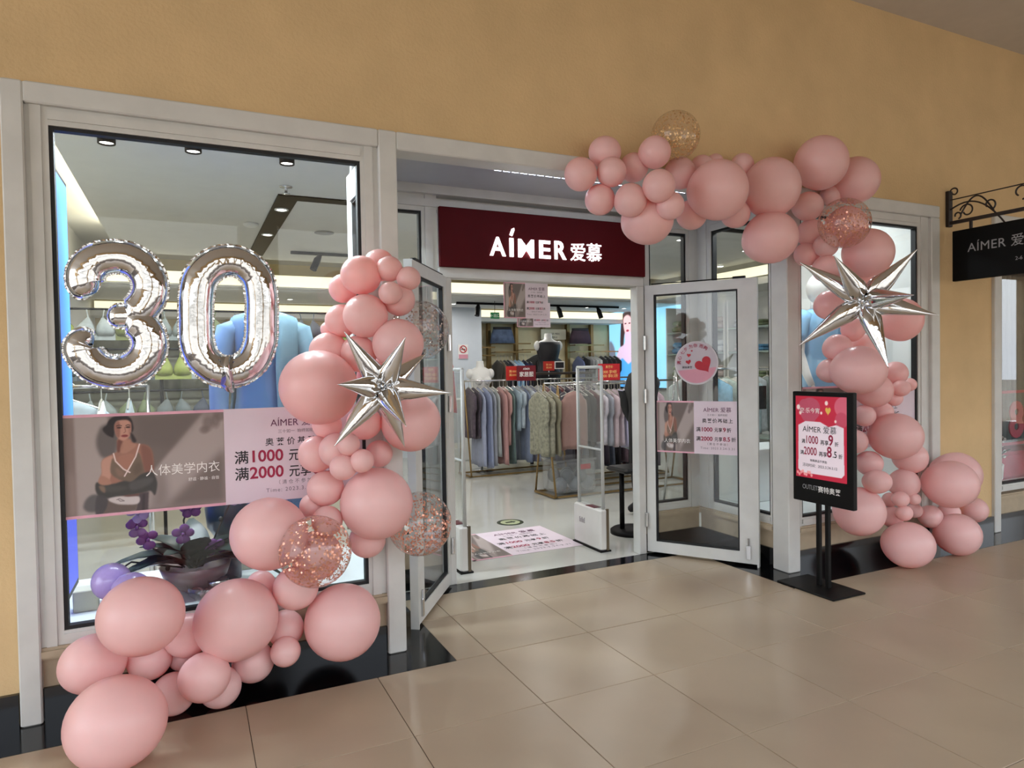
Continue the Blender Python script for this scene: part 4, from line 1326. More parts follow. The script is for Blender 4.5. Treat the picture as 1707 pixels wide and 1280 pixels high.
    ("pale pink balloon on the floor by the poster stand's base", 'pink', (4.678, 3.191, 0.165), 0.182, 0.164, 0),
    ("big pale balloon behind the poster stand's bottom edge and poles", 'pink', (4.273, 3.279, 0.437), 0.176, 0.172, 0),
    ("small pink balloon wedged between the two floor balloons and the corner one", 'pink', (5.442, 3.371, 0.281), 0.083, 0.083, 0),
    ("pink balloon behind the bunch of tiny ones near the floor", 'pink', (4.762, 3.375, 0.322), 0.080, 0.080, 0),
    ("clear balloon with silver confetti beside the open door's glass", 'c_silver', (1.064, 3.307, 1.694), 0.148, 0.148, 0),
    ("clear balloon full of rose gold confetti in front of the window garland", 'c_rose', (0.492, 3.099, 0.692), 0.158, 0.158, 0),
    ("clear confetti balloon behind the large pale one, overlapping the door edge", 'c_rose', (1.038, 3.291, 0.715), 0.161, 0.161, 0),
    ("clear gold confetti balloon on the yellow wall above the swag", 'c_gold', (2.700, 3.307, 2.884), 0.146, 0.146, 0),
    ("clear rose gold confetti balloon on the garland's shoulder above the starburst", 'c_rose', (3.882, 3.075, 2.400), 0.161, 0.161, 0),
]
CONFETTI = [b for b in BALLOONS if b[1].startswith('c_')]
for i, (lab, colr, c, rx, rz, tilt) in enumerate(b for b in BALLOONS if not b[1].startswith('c_')):
    o = bpy.data.objects.new('balloon', bm_pink if colr == 'pink' else bm_lilac)
    COL.objects.link(o)
    o.location = c
    o.scale = (rx, (rx + rz) / 2, rz)
    rr_ = random.Random(i)
    if 'knot showing' in lab:
        o.rotation_euler = (math.radians(-75), 0, 0)
        o.scale = (rx, rz, (rx + rz) / 2)
    else:
        o.rotation_euler = (rr_.uniform(-0.3, 0.3), math.radians(tilt), rr_.uniform(-0.3, 0.3)) if abs(rx - rz) < 0.012 else (0, math.radians(tilt), 0)
    tag(o, lab, 'balloon', 'pink balloons of the window garland' if c[0] < 1.5 else 'pink balloons of the garland over the entrance')

# ---- clear balloons with confetti
m_clear = clear_mat('clear latex', (0.96, 0.93, 0.92), 0.035, 0.02, 0.8)
CFM = {'c_rose': mat('rose gold confetti', (238, 176, 150), 0.32, 0.6, var=0.1), 'c_gold': mat('gold confetti', (244, 208, 150), 0.32, 0.55, var=0.1),
       'c_silver': mat('silver confetti', (200, 186, 176), 0.32, 0.6, var=0.1)}
for lab, colr, c, rx, rz, tilt in CONFETTI:
    t = thing('confetti_balloon', lab, 'balloon', c, 'clear confetti balloons')
    sk = bpy.data.meshes.new('skin')
    mb = MB().ball(c, rx, rx, rz, 40, 26)
    mb.build('skin', m_clear, t, True)
    cf = MB()
    rr_ = np.random.default_rng(int(c[0] * 1000))
    for k in range(1300 if colr == 'c_rose' else 800):
        d = Vector(rr_.normal(size=3)).normalized()
        if d.z > 0.35 and rr_.random() < 0.45:
            continue
        nrm = (d + Vector(rr_.normal(size=3)) * 0.35).normalized()
        a_ = nrm.cross(Vector((0.3, 0.5, 0.8))).normalized()
        b_ = nrm.cross(a_)
        p = Vector(c) + Vector((d.x * rx, d.y * rx, d.z * rz)) * 0.975
        s_ = float(rr_.uniform(0.0034, 0.0066))
        cf.add([p + a_ * (s_ * math.cos(q)) + b_ * (s_ * math.sin(q)) for q in np.arange(6) * math.pi / 3], [(0, 1, 2, 3, 4, 5)])
    cf.build('confetti', CFM[colr], t)['kind'] = 'stuff'
    MB().tube([(c[0], c[1] + rx * 0.98, c[2]), (c[0], c[1] + rx * 1.05, c[2]), (c[0], c[1] + rx * 1.1, c[2])], [0.012, 0.006, 0.01], 8).build('knot', m_clear, t, True)


# ================================================================== FOIL STARBURSTS
def starburst(label, cpxl, Yc, tips, R, base_r):
    c = at(cpxl[0], cpxl[1], Yc)
    t = thing('starburst_balloon', label, 'balloon', c, 'silver starburst balloons')
    core = MB().ball(c, 0.045, 0.045, 0.045, 16, 10)
    core.build('core', m_foil, t, True)
    for i, (px, py, fwd) in enumerate(tips):
        ray = (at(px, py, Yc) - CAM).normalized()
        q = CAM + ray * (c - CAM).dot(ray)
        l2 = (q - c).length
        tip = q - ray * (math.sqrt(max(R * R - l2 * l2, 0.0)) * fwd)
        d = tip - c
        L_ = d.length
        d.normalize()
        s = d.cross(FW)
        s = s.normalized() if s.length > 0.05 else d.cross(Z3).normalized()
        n_ = s.cross(d)
        prof = [(0.0, 0.35), (0.10, 0.72), (0.20, 0.98), (0.30, 1.0), (0.42, 0.86), (0.58, 0.62), (0.74, 0.38), (0.88, 0.17), (0.97, 0.05), (1.0, 0.012)]
        rings = []
        nr = 20
        rr_ = random.Random(i * 7 + int(cpxl[0]))
        ph = rr_.uniform(0, 6)
        for u_, w_ in prof:
            ring = []
            for k in range(nr):
                th = 2 * math.pi * k / nr
                wob = 1 + 0.07 * math.sin(5 * th + ph + 9 * u_) * max(0, 1 - u_ * 1.6) + 0.10 * math.cos(2 * th)
                ring.append(c + d * (L_ * u_) + s * (base_r * w_ * wob * math.cos(th)) + n_ * (base_r * w_ * 0.9 * wob * math.sin(th)))
            rings.append(ring)
        MB().loft(rings).build('spike', m_foil, t, True)
    return t


starburst('silver foil starburst on the window garland beside the open glass door', (637, 646), 2.90,
          [(573.5, 552, 0.3), (676, 562, 0.6), (711, 588.5, -0.6), (752, 655, 0.35), (677.5, 711, 1.0), (675, 746, -0.5), (556.6, 744.6, 0.25), (562, 640.5, 0.7), (640, 690, -1)], 0.33, 0.044)
starburst('silver foil starburst on the balloon column above the poster stand', (1440, 501), 2.96,
          [(1332.5, 437, 0.3), (1389.6, 425, 0.6), (1530, 414.5, -0.4), (1524, 491.6, 0.7), (1565, 525.5, 0.2), (1481, 613.7, 0.4), (1331, 576.5, 0.3), (1400, 440, -0.8)], 0.50, 0.06)

# ================================================================== SHOP CONTENTS
# ---- lamps
for i, (x, y) in enumerate(((-0.416, 4.84), (0.065, 4.82), (0.644, 4.86))):
    downlight(x, y, 2.95, 75, 'black surface-mounted down light, %s from the blue light box, above the first display' % ORD[i], True, col=(0.84, 0.93, 1.0), group='display down lights')
for i, (x, y) in enumerate(((-0.3, 3.95), (0.25, 3.95), (0.75, 3.95))):  # added lamps, hidden by the window head, to brighten the display platform
    downlight(x, y, 2.95, 80, 'fill light added unseen behind the first window head, %s from the blue light box' % ORD[i], True, col=(0.82, 0.94, 1.0), group='display down lights')
for i, (x, y) in enumerate(((4.3, 4.0), (4.9, 4.1))):
    downlight(x, y, 2.95, 42, 'black surface-mounted down light above the second display, %s from the entrance' % ORD[i], True, col=(0.86, 0.95, 1.0), group='display down lights')
for i, (x, y) in enumerate(((2.0, 5.2), (3.4, 5.3), (2.2, 6.6), (3.9, 6.2), (5.2, 6.3), (6.5, 6.6), (2.3, 8.2), (4.2, 8.0), (5.6, 8.2), (0.785, 6.35), (0.785, 7.55))):
    downlight(x, y, 2.937 if x == 0.785 else 2.95, 34, 'recessed ceiling down light, number %s counted from the doorway' % ORD[i], group='recessed ceiling lights')
for i, x in enumerate((0.2, 1.4, 2.6, 4.0, 5.25, 6.6, 7.4)):
    downlight(x, 10.6, 2.58, 24, 'recessed down light in the lowered back ceiling, %s from the blue light box side' % ORD[i], group='recessed back ceiling lights')
# ---- sunken dark light trough in the ceiling seen through the first window
tr = thing('light_trough', 'dark L-shaped light trough sunk into the ceiling behind the first window', 'lamp', (0.8, 6, 2.95))
a = MB().box(0.70, 5.85, 2.938, 0.87, 8.95, 2.9499)
a.box(0.87, 5.85, 2.938, 2.4, 5.99, 2.9499)
a.build('trough', m_black, tr)
sp = thing('sprinkler', 'small chrome ceiling sprinkler above the first display', 'sprinkler', (0.73, 5.6, 2.95))
MB().lathe([(0.05, 0), (0.05, -0.006), (0.012, -0.01), (0.012, -0.05), (0.03, -0.055), (0.03, -0.06), (0.001, -0.065)], (0.73, 5.6, 2.95), 16).build('body', m_chrome, sp, True)
sm_ = MB().lathe([(0.07, 0), (0.07, -0.02), (0.05, -0.035), (0.001, -0.036)], (0.59, 7.1, 2.95), 20)
tag(sm_.build('smoke_detector', m_iwall, None, True), 'round white smoke detector on the ceiling', 'detector')
spk = MB().lathe([(0.1, 0), (0.1, -0.008), (0.001, -0.01)], (1.325, 7.3, 2.95), 24)
tag(spk.build('ceiling_speaker', mat('speaker grey', (150, 150, 148), 0.7, var=0.1), None, True), 'round grey ceiling speaker seen through the first window', 'speaker')


def track(label, x0, x1, y, z, spots):
    t = thing('track_light', label, 'lamp', ((x0 + x1) / 2, y, z))
    MB().box(x0, y - 0.018, z - 0.035, x1, y + 0.018, z).build('track', m_black, t)
    for sx, dx in spots:
        MB().tube([(sx, y, z - 0.03), (sx + dx * 0.4, y - 0.02, z - 0.09), (sx + dx, y - 0.05, z - 0.22)], [0.02, 0.042, 0.042], 12).build('spot_head', m_black, t)


track('black track light with one head left of the hanging poster', 3.9, 5.1, 10.2, 2.57, ((4.28, -0.05),))
track('black track light with two heads over the back rails', 5.5, 7.0, 10.2, 2.57, ((5.75, 0.04), (6.55, 0.05)))
track('black track light seen through the first window', 1.15, 2.4, 8.55, 2.95, ((1.5, -0.1),))
track('black track light seen through the second window', 4.2, 6.2, 5.6, 2.95, ((5.0, -0.06), (5.5, 0.05)))
# ---- emergency exit sign
ex = thing('exit_sign', 'small green emergency exit sign hanging from the back ceiling', 'sign', at(825, 526, 10.0))
e0 = at(825, 526, 10.0)
MB().box(e0.x - 0.075, 9.99, e0.z - 0.05, e0.x + 0.075, 10.01, e0.z + 0.05).build('panel', mat('exit green', (20, 92, 52), 0.5, emit=0.5, var=0.05), ex)
MB().tube([(e0.x, 10, e0.z + 0.05), (e0.x, 10, 2.58)], 0.004, 6).build('rod', m_black, ex)
text(ex, '←出口', (e0.x, 9.988, e0.z - 0.022), X3, Z3, 0.042, m_white_ink, 'CENTER', 0.01, 0.0003)
# ---- no smoking sign on the pier
ns = thing('no_smoking_sign', 'small no smoking sign on the white pier', 'sign', at(773, 587, 11.19))
n0 = at(772, 584, 11.19)
MB().box(n0.x - 0.09, 11.185, n0.z - 0.15, n0.x + 0.09, 11.195, n0.z + 0.1).build('plate', m_white_ink, ns)
rg_ = MB()
rg_.tube([(n0.x + 0.06 * math.cos(a_), 11.183, n0.z + 0.02 + 0.06 * math.sin(a_)) for a_ in np.linspace(0, 2 * math.pi, 25)], 0.009, 6)
rg_.tube([(n0.x - 0.042, 11.183, n0.z + 0.062), (n0.x + 0.042, 11.183, n0.z - 0.022)], 0.008, 6)
rg_.build('red_ring', m_hred, ns)
MB().box(n0.x - 0.04, 11.182, n0.z + 0.012, n0.x + 0.04, 11.186, n0.z + 0.026).build('cigarette', m_ink, ns)
MB().box(n0.x - 0.085, 11.182, n0.z - 0.145, n0.x + 0.085, 11.186, n0.z - 0.07).build('caption_bar', m_stick_p, ns)
# ---- hanging posters in the doorway
for lab, Y, (px0, py0, px1, py1) in (('offer poster hanging in the doorway, the larger upper one', 4.9, (840, 530, 913, 473)), ('offer poster hanging behind the larger one in the doorway', 5.25, (862, 545, 917, 505))):
    hp = thing('hanging_poster', lab, 'poster', at(px0, py0, Y))
    a, b = at(px0, py0, Y), at(px1, py1, Y)
    campaign(hp, a, X3, Z3, b.x - a.x, b.z - a.z, 0.48, 0.001, full=False, lowres=True)
    for fx in (0.08, 0.92):
        xx = a.x + (b.x - a.x) * fx
        MB().tube([(xx, Y, b.z), (xx, Y, 2.95)], 0.0012, 5).build('thread', m_white_ink, hp)
# ---- light boxes
lb = thing('light_box', 'tall glowing light box with a dark-haired woman in a blue dress', 'light box', (8.0, 10.9, 1.1))
lc = Canvas(110, 190, (150, 214, 240))
lc.blend(np.clip(1.1 - lc.t * 1.2, 0, 1) * 0.3, (120, 196, 236))
lc.poly([(0.62, 0.02), (0.86, 0.04), (0.98, 0.2), (1.0, 0.5), (0.9, 0.55), (0.86, 0.3), (0.6, 0.28), (0.52, 0.5), (0.42, 0.46), (0.45, 0.2), (0.5, 0.06)], (62, 44, 48), 0.006)
lc.poly([(0.55, 0.1), (0.7, 0.06), (0.84, 0.12), (0.84, 0.24), (0.74, 0.34), (0.64, 0.34), (0.55, 0.22)], (226, 190, 196), 0.004)
lc.poly([(0.6, 0.3), (0.8, 0.3), (0.82, 0.42), (1.0, 0.5), (1.0, 0.75), (0.3, 0.75), (0.22, 0.7), (0.36, 0.5), (0.58, 0.43)], (212, 186, 214), 0.006)
lc.poly([(0.32, 0.66), (0.5, 0.62), (0.7, 0.7), (1.0, 0.62), (1.0, 1.0), (0.3, 1.0)], (78, 160, 226), 0.006, 1, False)
for ex_, ey in ((0.62, 0.17), (0.76, 0.17)):
    lc.ell(ex_, ey, 0.035, 0.008, (50, 36, 40), 0.6)
lc.ell(0.69, 0.265, 0.05, 0.014, (150, 60, 80), 0.5)
lc.poly([(0.0, 0.42), (0.16, 0.44), (0.24, 0.6), (0.2, 0.85), (0.0, 0.9)], (110, 116, 136), 0.02)
MB().box(7.965, 9.6, 1.05, 8.025, 11.98, 2.64).build('case', m_chrome, lb)
picture('screen', lc, (7.962, 11.95, 1.08), (0, -1, 0), Z3, 0.95, 1.53, print_mat('light box print', 0.9), lb)
pc_ = Canvas(4, 4, (140, 205, 236))
picture('screen', pc_, (7.962, 11.0, 1.08), (0, -1, 0), Z3, 1.35, 1.53, print_mat('light box print', 0.9), lb)
lb2 = thing('light_box', 'blue glowing light box standing along the inner edge of the first window', 'light box', (-0.6, 4.2, 0.4))
bc = Canvas(60, 120, (34, 92, 214))
bc.poly([(0.0, 0.02), (0.3, 0.05), (0.5, 0.25), (0.52, 0.7), (0.35, 1.0), (0.0, 1.0)], (64, 48, 110), 0.03)
bc.poly([(0.1, 0.5), (0.36, 0.55), (0.4, 0.95), (0.2, 1.0)], (120, 120, 220), 0.04)
bc.blend(np.clip((bc.u - 0.6) * 3, 0, 1), (60, 132, 240))
MB().box(-0.62, 3.62, 0.37, -0.567, 4.34, 2.52).build('case', m_black, lb2)
picture('screen', bc, (-0.565, 3.64, 0.95), Y3, Z3, 0.68, 1.55, print_mat('blue light box print', 0.8), lb2)
picture('screen_foot', Canvas(4, 4, (70, 84, 190)), (-0.565, 3.64, 0.40), Y3, Z3, 0.68, 0.55, print_mat('blue light box foot', 0.6), lb2)


# ---- garments
def garment(label, cat, xc, yc, ztop, length, width, colour, along='y', sleeve=0.5, flare=1.0, thick=0.03, seed=0, group=None, name='garment', pattern=0.08, hanger=True, pscale=26, tank=False):
    """hanging garment; its width runs along the given axis, hung from a rail at ztop"""
    t = thing(name, label, cat, (xc, yc, ztop), group)
    rr_ = random.Random(seed)
    ph, k = rr_.uniform(0, 6), rr_.uniform(4, 7)
    zt = ztop - 0.09
    rows, cols = 12, 13
    front, back = [], []
    for i in range(rows + 1):
        v_ = i / rows
        if tank:
            hw = 0.26 + 0.16 * min(1, v_ / 0.2) + (flare - 1) * v_ * 0.4
        else:
            hw = 0.20 + 0.30 * min(1, v_ / 0.09)
            hw += 0.06 * sleeve * (1 if 0.09 <= v_ < 0.42 else 0)
            if v_ > 0.42:
                hw = hw - 0.06 + (flare - 1) * v_ * 0.4
        f_row, b_row = [], []
        for j in range(cols):
            u_ = -1 + 2 * j / (cols - 1)
            a_ = u_ * hw * width
            drop = 0.10 * width * abs(u_) if v_ < 0.09 else 0.0
            z = zt - v_ * length - drop * 0.7 + (0.012 * math.sin(u_ * 5 + ph) if i == rows else 0)
            e = math.sqrt(max(0.0, 1 - u_ * u_))
            w_ = (0.35 + 0.65 * min(1, v_ * 4)) * thick
            fold = 0.45 * thick * v_ * math.sin(u_ * k * 1.6 + ph + v_ * 2)
            for sgn, row in ((1, f_row), (-1, b_row)):
                n_ = sgn * w_ * e + fold
                row.append((xc + n_, yc + a_, z) if along == 'y' else (xc + a_, yc + n_, z))
        front.append(f_row)
        back.append(b_row)
    rings = [front[i] + back[i][::-1][1:-1] for i in range(rows + 1)]
    mb = MB().loft(rings)
    mname = 'fabric %s %g %g' % (colour, pattern, pscale)
    mb.build('fabric', mat(mname, colour, 0.8, var=pattern, vscale=pscale, sheen=0.2), t, True)
    if hanger:
        h = MB()
        d = Y3 if along == 'y' else X3
        b0 = Vector((xc, yc, ztop))
        h.tube([b0 + d * (-0.40 * width) + Z3 * (-0.15), b0 + Z3 * (-0.085), b0 + d * (0.40 * width) + Z3 * (-0.15)], 0.006, 6)
        h.tube([b0 + Z3 * (-0.085), b0 + Z3 * (-0.02), b0 + d * 0.02 + Z3 * 0.005, b0 + Z3 * 0.022, b0 + d * (-0.018) + Z3 * 0.005], 0.0035, 6)
        h.build('hanger', mat('hanger silver', (190, 186, 176), 0.3, 0.6, var=0.05), t)
    return t


def rail(label, x0, x1, y, z, base=True, name='clothes_rail', depth=0.45, steel=False):
    m_leg = m_chrome if steel else m_gold
    t = thing(name, label, 'clothes rack', ((x0 + x1) / 2, y, 0))
    MB().tube([(x0, y, z), (x1, y, z)], 0.013, 10).build('rail', m_chrome, t, True)
    for x in (x0, x1):
        for s in (-1, 1):
            MB().tube([(x, y, z), (x, y + s * depth * 0.5, 0.02)], 0.012, 8).build('leg', m_leg, t, True)
    if base:
        MB().box(x0 - 0.02, y - depth / 2, 0.01, x0 + 0.02, y + depth / 2, 0.035).build('foot', m_leg, t)
        MB().box(x1 - 0.02, y - depth / 2, 0.01, x1 + 0.02, y + depth / 2, 0.035).build('foot', m_leg, t)
        MB().box(x0, y - depth / 2, 0.01, x1, y - depth / 2 + 0.03, 0.03).build('base_bar', m_leg, t)
        MB().box(x0, y + depth / 2 - 0.03, 0.01, x1, y + depth / 2, 0.03).build('base_bar', m_leg, t)
    return t


# rail A: long nightwear, further back
rail('clothes rack with long nightgowns behind the security gates', 3.45, 6.3, 8.8, 1.325)
colsA = [((78, 66, 76), 'dark floral robe', 0.34, 0.7), ((70, 60, 70), 'dark patterned robe', 0.3, 0.7), ((150, 156, 178), 'pale blue nightgown', 0.06, 1.1), ((138, 146, 172), 'slate blue nightgown', 0.06, 1.1),
         ((150, 152, 160), 'pearl grey nightgown', 0.05, 1.1), ((160, 164, 162), 'light grey nightgown', 0.05, 0.95), ((176, 132, 128), 'dusty pink nightgown', 0.05, 1.1), ((178, 138, 132), 'rose nightgown', 0.05, 0.8),
         ((96, 116, 112), 'grey green nightgown', 0.06, 1.1), ((150, 166, 176), 'icy blue pyjama top', 0.08, 0.6), ((170, 182, 190), 'pale silver pyjama top', 0.1, 0.6), ((118, 128, 150), 'steel blue nightgown', 0.1, 1.05),
         ((190, 196, 200), 'white printed pyjama top', 0.2, 0.6), ((130, 132, 150), 'lilac grey nightgown', 0.2, 1.05), ((168, 168, 166), 'silver floral nightgown', 0.25, 0.9), ((112, 118, 120), 'ash grey nightgown', 0.15, 1.0),
         ((146, 100, 98), 'terracotta nightgown', 0.1, 1.05), ((96, 104, 130), 'denim blue nightgown', 0.1, 1.05), ((60, 58, 66), 'charcoal nightgown', 0.1, 1.05), ((120, 60, 64), 'dark red nightgown', 0.1, 1.05),
         ((70, 66, 76), 'plum black nightgown', 0.1, 1.05), ((132, 112, 124), 'mauve nightgown', 0.1, 1.05), ((58, 54, 60), 'black nightgown', 0.1, 1.05), ((150, 140, 150), 'grey mauve nightgown', 0.1, 1.05),
         ((90, 40, 48), 'wine red nightgown', 0.1, 1.05), ((110, 104, 120), 'dusk grey nightgown', 0.1, 1.05), ((64, 66, 84), 'ink blue nightgown', 0.1, 1.05), ((176, 170, 174), 'pale pearl nightgown', 0.1, 1.05)]
for i, (c_, nm, pt, ln) in enumerate(colsA):
    garment('%s, %s garment on the long nightgown rack' % (nm, ORD[i]), 'nightgown', 3.52 + 0.076 * i + 0.012 * math.sin(i * 2.3), 8.8 + 0.02 * math.sin(i * 1.7), 1.325, ln + 0.05 * math.sin(i * 3.1), 0.5, c_, sleeve=1 if ln < 0.9 else 0.4, flare=1.25 if ln > 0.9 else 1.05, seed=i, group='garments on the long nightgown rack', pattern=pt, thick=0.034, pscale=22)
# rail B: nearer rack
rail('nearer clothes rack above the clear plastic box, with gold triangular feet', 3.72, 5.75, 6.95, 1.31, depth=0.5)
colsB = [((128, 126, 108), 'olive floral dress', 0.4, 0.72), ((132, 128, 110), 'sage printed dress', 0.35, 0.72), ((120, 114, 92), 'khaki dress', 0.06, 0.72)]
for i, (c_, nm, pt, ln) in enumerate(colsB):
    garment('%s, %s from the open end of the nearer rack' % (nm, ORD[i]), 'dress', 3.62 + 0.07 * i, 6.9 - 0.02 * i, 1.31, ln, 0.46, c_, along='y', sleeve=0.8, flare=1.15, seed=40 + i, group='garments on the nearer rack', pattern=pt, thick=0.04, pscale=30)
garment('dusty rose scoop-neck slip dress facing the door on the nearer rack', 'dress', 3.98, 6.72, 1.31, 0.66, 0.42, (150, 116, 108), along='x', flare=1.05, seed=50, pattern=0.04, tank=True, group='garments on the nearer rack')
colsB2 = [((28, 22, 26), 'black and white top', 0.6, 0.62), ((36, 28, 30), 'black blouse', 0.3, 0.64), ((90, 20, 36), 'dark red slip', 0.1, 0.62), ((196, 190, 196), 'white ribbon-tied top', 0.12, 0.64), ((150, 152, 160), 'grey top', 0.06, 0.66), ((196, 176, 180), 'blush pyjama top', 0.05, 0.68),
          ((186, 170, 178), 'pale rose pyjama top', 0.05, 0.68), ((186, 182, 206), 'lavender pyjama top', 0.05, 0.7), ((200, 198, 216), 'pale lilac pyjama top', 0.05, 0.7), ((210, 220, 226), 'icy white pyjama trousers', 0.04, 0.75),
          ((192, 210, 220), 'pale aqua pyjama trousers', 0.04, 0.75), ((206, 218, 226), 'pale blue shirt', 0.04, 0.75), ((214, 196, 204), 'pale pink shirt', 0.04, 0.78), ((204, 176, 186), 'pink striped shirt', 0.08, 0.78)]
for i, (c_, nm, pt, ln) in enumerate(colsB2):
    garment('%s, %s after the rose slip dress on the nearer rack' % (nm, ORD[i]), 'top', 4.20 + 0.082 * i, 6.95, 1.31, ln, 0.44, c_, sleeve=0.7, flare=1.08, seed=60 + i, group='garments on the nearer rack', pattern=pt, thick=0.036)
# rail C: long dark robes between the two racks
rail('clothes rack with long dark robes behind the nearer rack', 4.35, 5.95, 7.75, 1.26)
colsR = [((60, 56, 66), 'charcoal robe'), ((84, 40, 48), 'wine robe'), ((120, 124, 140), 'steel grey robe'), ((44, 40, 48), 'black robe'), ((150, 150, 166), 'pale lilac grey robe'), ((70, 62, 74), 'plum robe'),
         ((104, 112, 130), 'slate robe'), ((40, 36, 40), 'soft black robe'), ((128, 104, 116), 'mauve robe'), ((58, 56, 70), 'ink robe'), ((96, 44, 56), 'burgundy robe'), ((76, 74, 84), 'graphite robe'), ((44, 38, 44), 'dark plum robe'), ((112, 106, 118), 'dove grey robe')]
for i, (c_, nm) in enumerate(colsR):
    garment('%s, %s on the rack of long dark robes' % (nm, ORD[i]), 'robe', 4.45 + 0.105 * i, 7.75, 1.26, 1.0 + 0.04 * math.sin(i * 2.1), 0.46, c_, flare=1.2, seed=240 + i, group='garments on the rack of dark robes', pattern=0.12, thick=0.04)
# back rails on the niche wall
colsC = [((64, 56, 46), 'dark brown top', 5.25), ((120, 108, 88), 'khaki top', 5.32), ((44, 46, 50), 'black top', 5.40), ((38, 44, 60), 'navy top', 5.47), ((206, 216, 222), 'white shirt', 5.54), ((150, 190, 222), 'light blue shirt', 5.62), ((170, 206, 230), 'pale blue shirt', 5.70), ((30, 38, 80), 'deep navy shirt', 5.80), ((26, 30, 62), 'dark blue shirt', 5.88)]
for i, (c_, nm, x) in enumerate(colsC):
    garment('%s, %s on the back rail near the pier' % (nm, ORD[i]), 'shirt', x, 11.64, 1.74, 0.62, 0.46, c_, seed=90 + i, group='garments on the back rail near the pier', pattern=0.06, thick=0.032, sleeve=1)
for i, (x, c_, nm) in enumerate(((6.05, (30, 28, 26), 'black coat'), (6.26, (38, 36, 30), 'dark olive coat'))):
    garment('%s hanging face-on on the back rail' % nm, 'coat', x, 11.55 - 0.12 * i, 1.84, 0.85, 0.5, c_, along='x', seed=100 + i, group='coats on the back rail', pattern=0.08, thick=0.06, sleeve=1)
colsD = [((96, 108, 150), 'slate blue dress', 1.0, 7.02), ((28, 28, 30), 'black top', 0.5, 7.14), ((150, 150, 152), 'grey top', 0.55, 7.24), ((178, 178, 174), 'light grey top', 0.55, 7.33), ((190, 190, 186), 'off-white top', 0.55, 7.42), ((34, 28, 32), 'black blouse', 0.6, 7.55), ((28, 24, 28), 'black dress', 0.8, 7.66), ((40, 32, 36), 'black cardigan', 0.7, 7.77), ((26, 24, 28), 'black shirt', 0.7, 7.88)]
for i, (c_, nm, ln, x) in enumerate(colsD):
    garment('%s, %s on the back rail by the glowing light box' % (nm, ORD[i]), 'top', x, 11.64, 1.80, ln, 0.46, c_, seed=110 + i, group='garments on the back rail by the light box', pattern=0.05, sleeve=0.8)


def skirt(label, c, colour):
    t = thing('denim_shorts' if 'shorts' in label else 'skirt', label, 'shorts' if 'shorts' in label else 'skirt', c)
    mb = MB()
    mb.ellipses([(c[0], c[1], c[2] - 0.30, 0.26, 0.07), (c[0], c[1], c[2] - 0.15, 0.23, 0.07), (c[0], c[1], c[2] - 0.03, 0.19, 0.06), (c[0], c[1], c[2], 0.185, 0.06)])
    mb.build('cloth', mat('cloth ' + label, colour, 0.8, var=0.35, vscale=9), t, True)
    MB().ellipses([(c[0], c[1], c[2] - 0.045, 0.192, 0.064), (c[0], c[1], c[2] + 0.005, 0.19, 0.064)]).build('waistband', m_ink, t, True)


s1_ = at(838, 548, 11.6)
skirt('blue denim shorts displayed on the back wall niche', (s1_.x, 11.62, s1_.z + 0.03), (80, 94, 120))
s2_ = at(968, 550, 11.6)
skirt('dark plum skirt displayed on the back wall niche', (s2_.x, 11.62, s2_.z + 0.03), (54, 34, 46))
nsn = thing('niche_sign', 'white lettered header board in the back wall niche', 'sign', at(922, 566, 11.87))
na, nb_ = at(902, 566, 11.87), at(943, 549, 11.87)
MB().box(na.x, 11.865, na.z, nb_.x, 11.885, nb_.z).build('board', mat('niche board', (206, 200, 178), 0.6, var=0.03), nsn)
text(nsn, 'AÍMER MEN', ((na.x + nb_.x) / 2, 11.863, na.z + 0.10), X3, Z3, 0.035, m_ink, 'CENTER', 0, 0.0003)
text(nsn, '爱慕先生', ((na.x + nb_.x) / 2, 11.863, na.z + 0.03), X3, Z3, 0.03, m_ink, 'CENTER', 0, 0.0003)


# ---- red offer cards standing on the rails
def card(label, px0, py0, px1, py1, Y, colr, lines, colt):
    t = thing('offer_card', label, 'sign', at((px0 + px1) / 2, py1, Y))
    a, b = at(px0, py1, Y), at(px1, py0, Y)
    MB().box(a.x, Y, a.z, b.x, Y + 0.012, b.z).build('card', mat('card ' + str(colr), colr, 0.5, var=0.06), t)
    MB().tube([((a.x + b.x) / 2, Y + 0.006, a.z), ((a.x + b.x) / 2, Y + 0.006, a.z - 0.09)], 0.005, 6).build('clip', m_chrome, t)
    H_ = b.z - a.z
    for k, (s_, fz, cap) in enumerate(lines):
        text(t, s_, ((a.x + b.x) / 2, Y - 0.001, a.z + fz * H_), X3, Z3, cap * H_, colt, 'CENTER', 0.02, 0.0003)
    return t


m_yel = mat('yellow ink', (246, 190, 120), 0.6, var=0.04)
card('dark red card reading home wear on the nightgown rack', 862, 609, 893, 635, 8.6, (112, 14, 30), (('AÍMER', 0.72, 0.12), ('家居服', 0.3, 0.24)), m_white_ink)
card('bright red offer card behind the dark red one', 844, 610, 866, 634, 8.75, (190, 36, 30), (('满1000', 0.55, 0.14), ('满2000', 0.3, 0.14)), m_yel)
card('red offer card on the table by the black tank top', 906, 602, 924, 618, 9.6, (186, 44, 32), (('满1000', 0.55, 0.16), ('满2000', 0.25, 0.16)), m_yel)
card('bright red offer card on the nearer rack beside the light box', 998, 606, 1033, 634, 6.75, (196, 30, 40), (('奥莱价', 0.75, 0.12), ('1000 享9折', 0.42, 0.16), ('2000 享8.5折', 0.18, 0.16)), m_yel)
tb = thing('tablet_frame', 'small white-framed dark picture beside the red card on the back table', 'picture', at(933, 615, 9.6))
ta, tb_ = at(925, 615, 9.6), at(941, 602, 9.6)
MB().box(ta.x, 9.6, ta.z, tb_.x, 9.62, tb_.z).build('frame', m_white_ink, tb)
MB().box(ta.x + 0.015, 9.597, ta.z + 0.015, tb_.x - 0.015, 9.6, tb_.z - 0.015).build('screen', m_ink, tb)
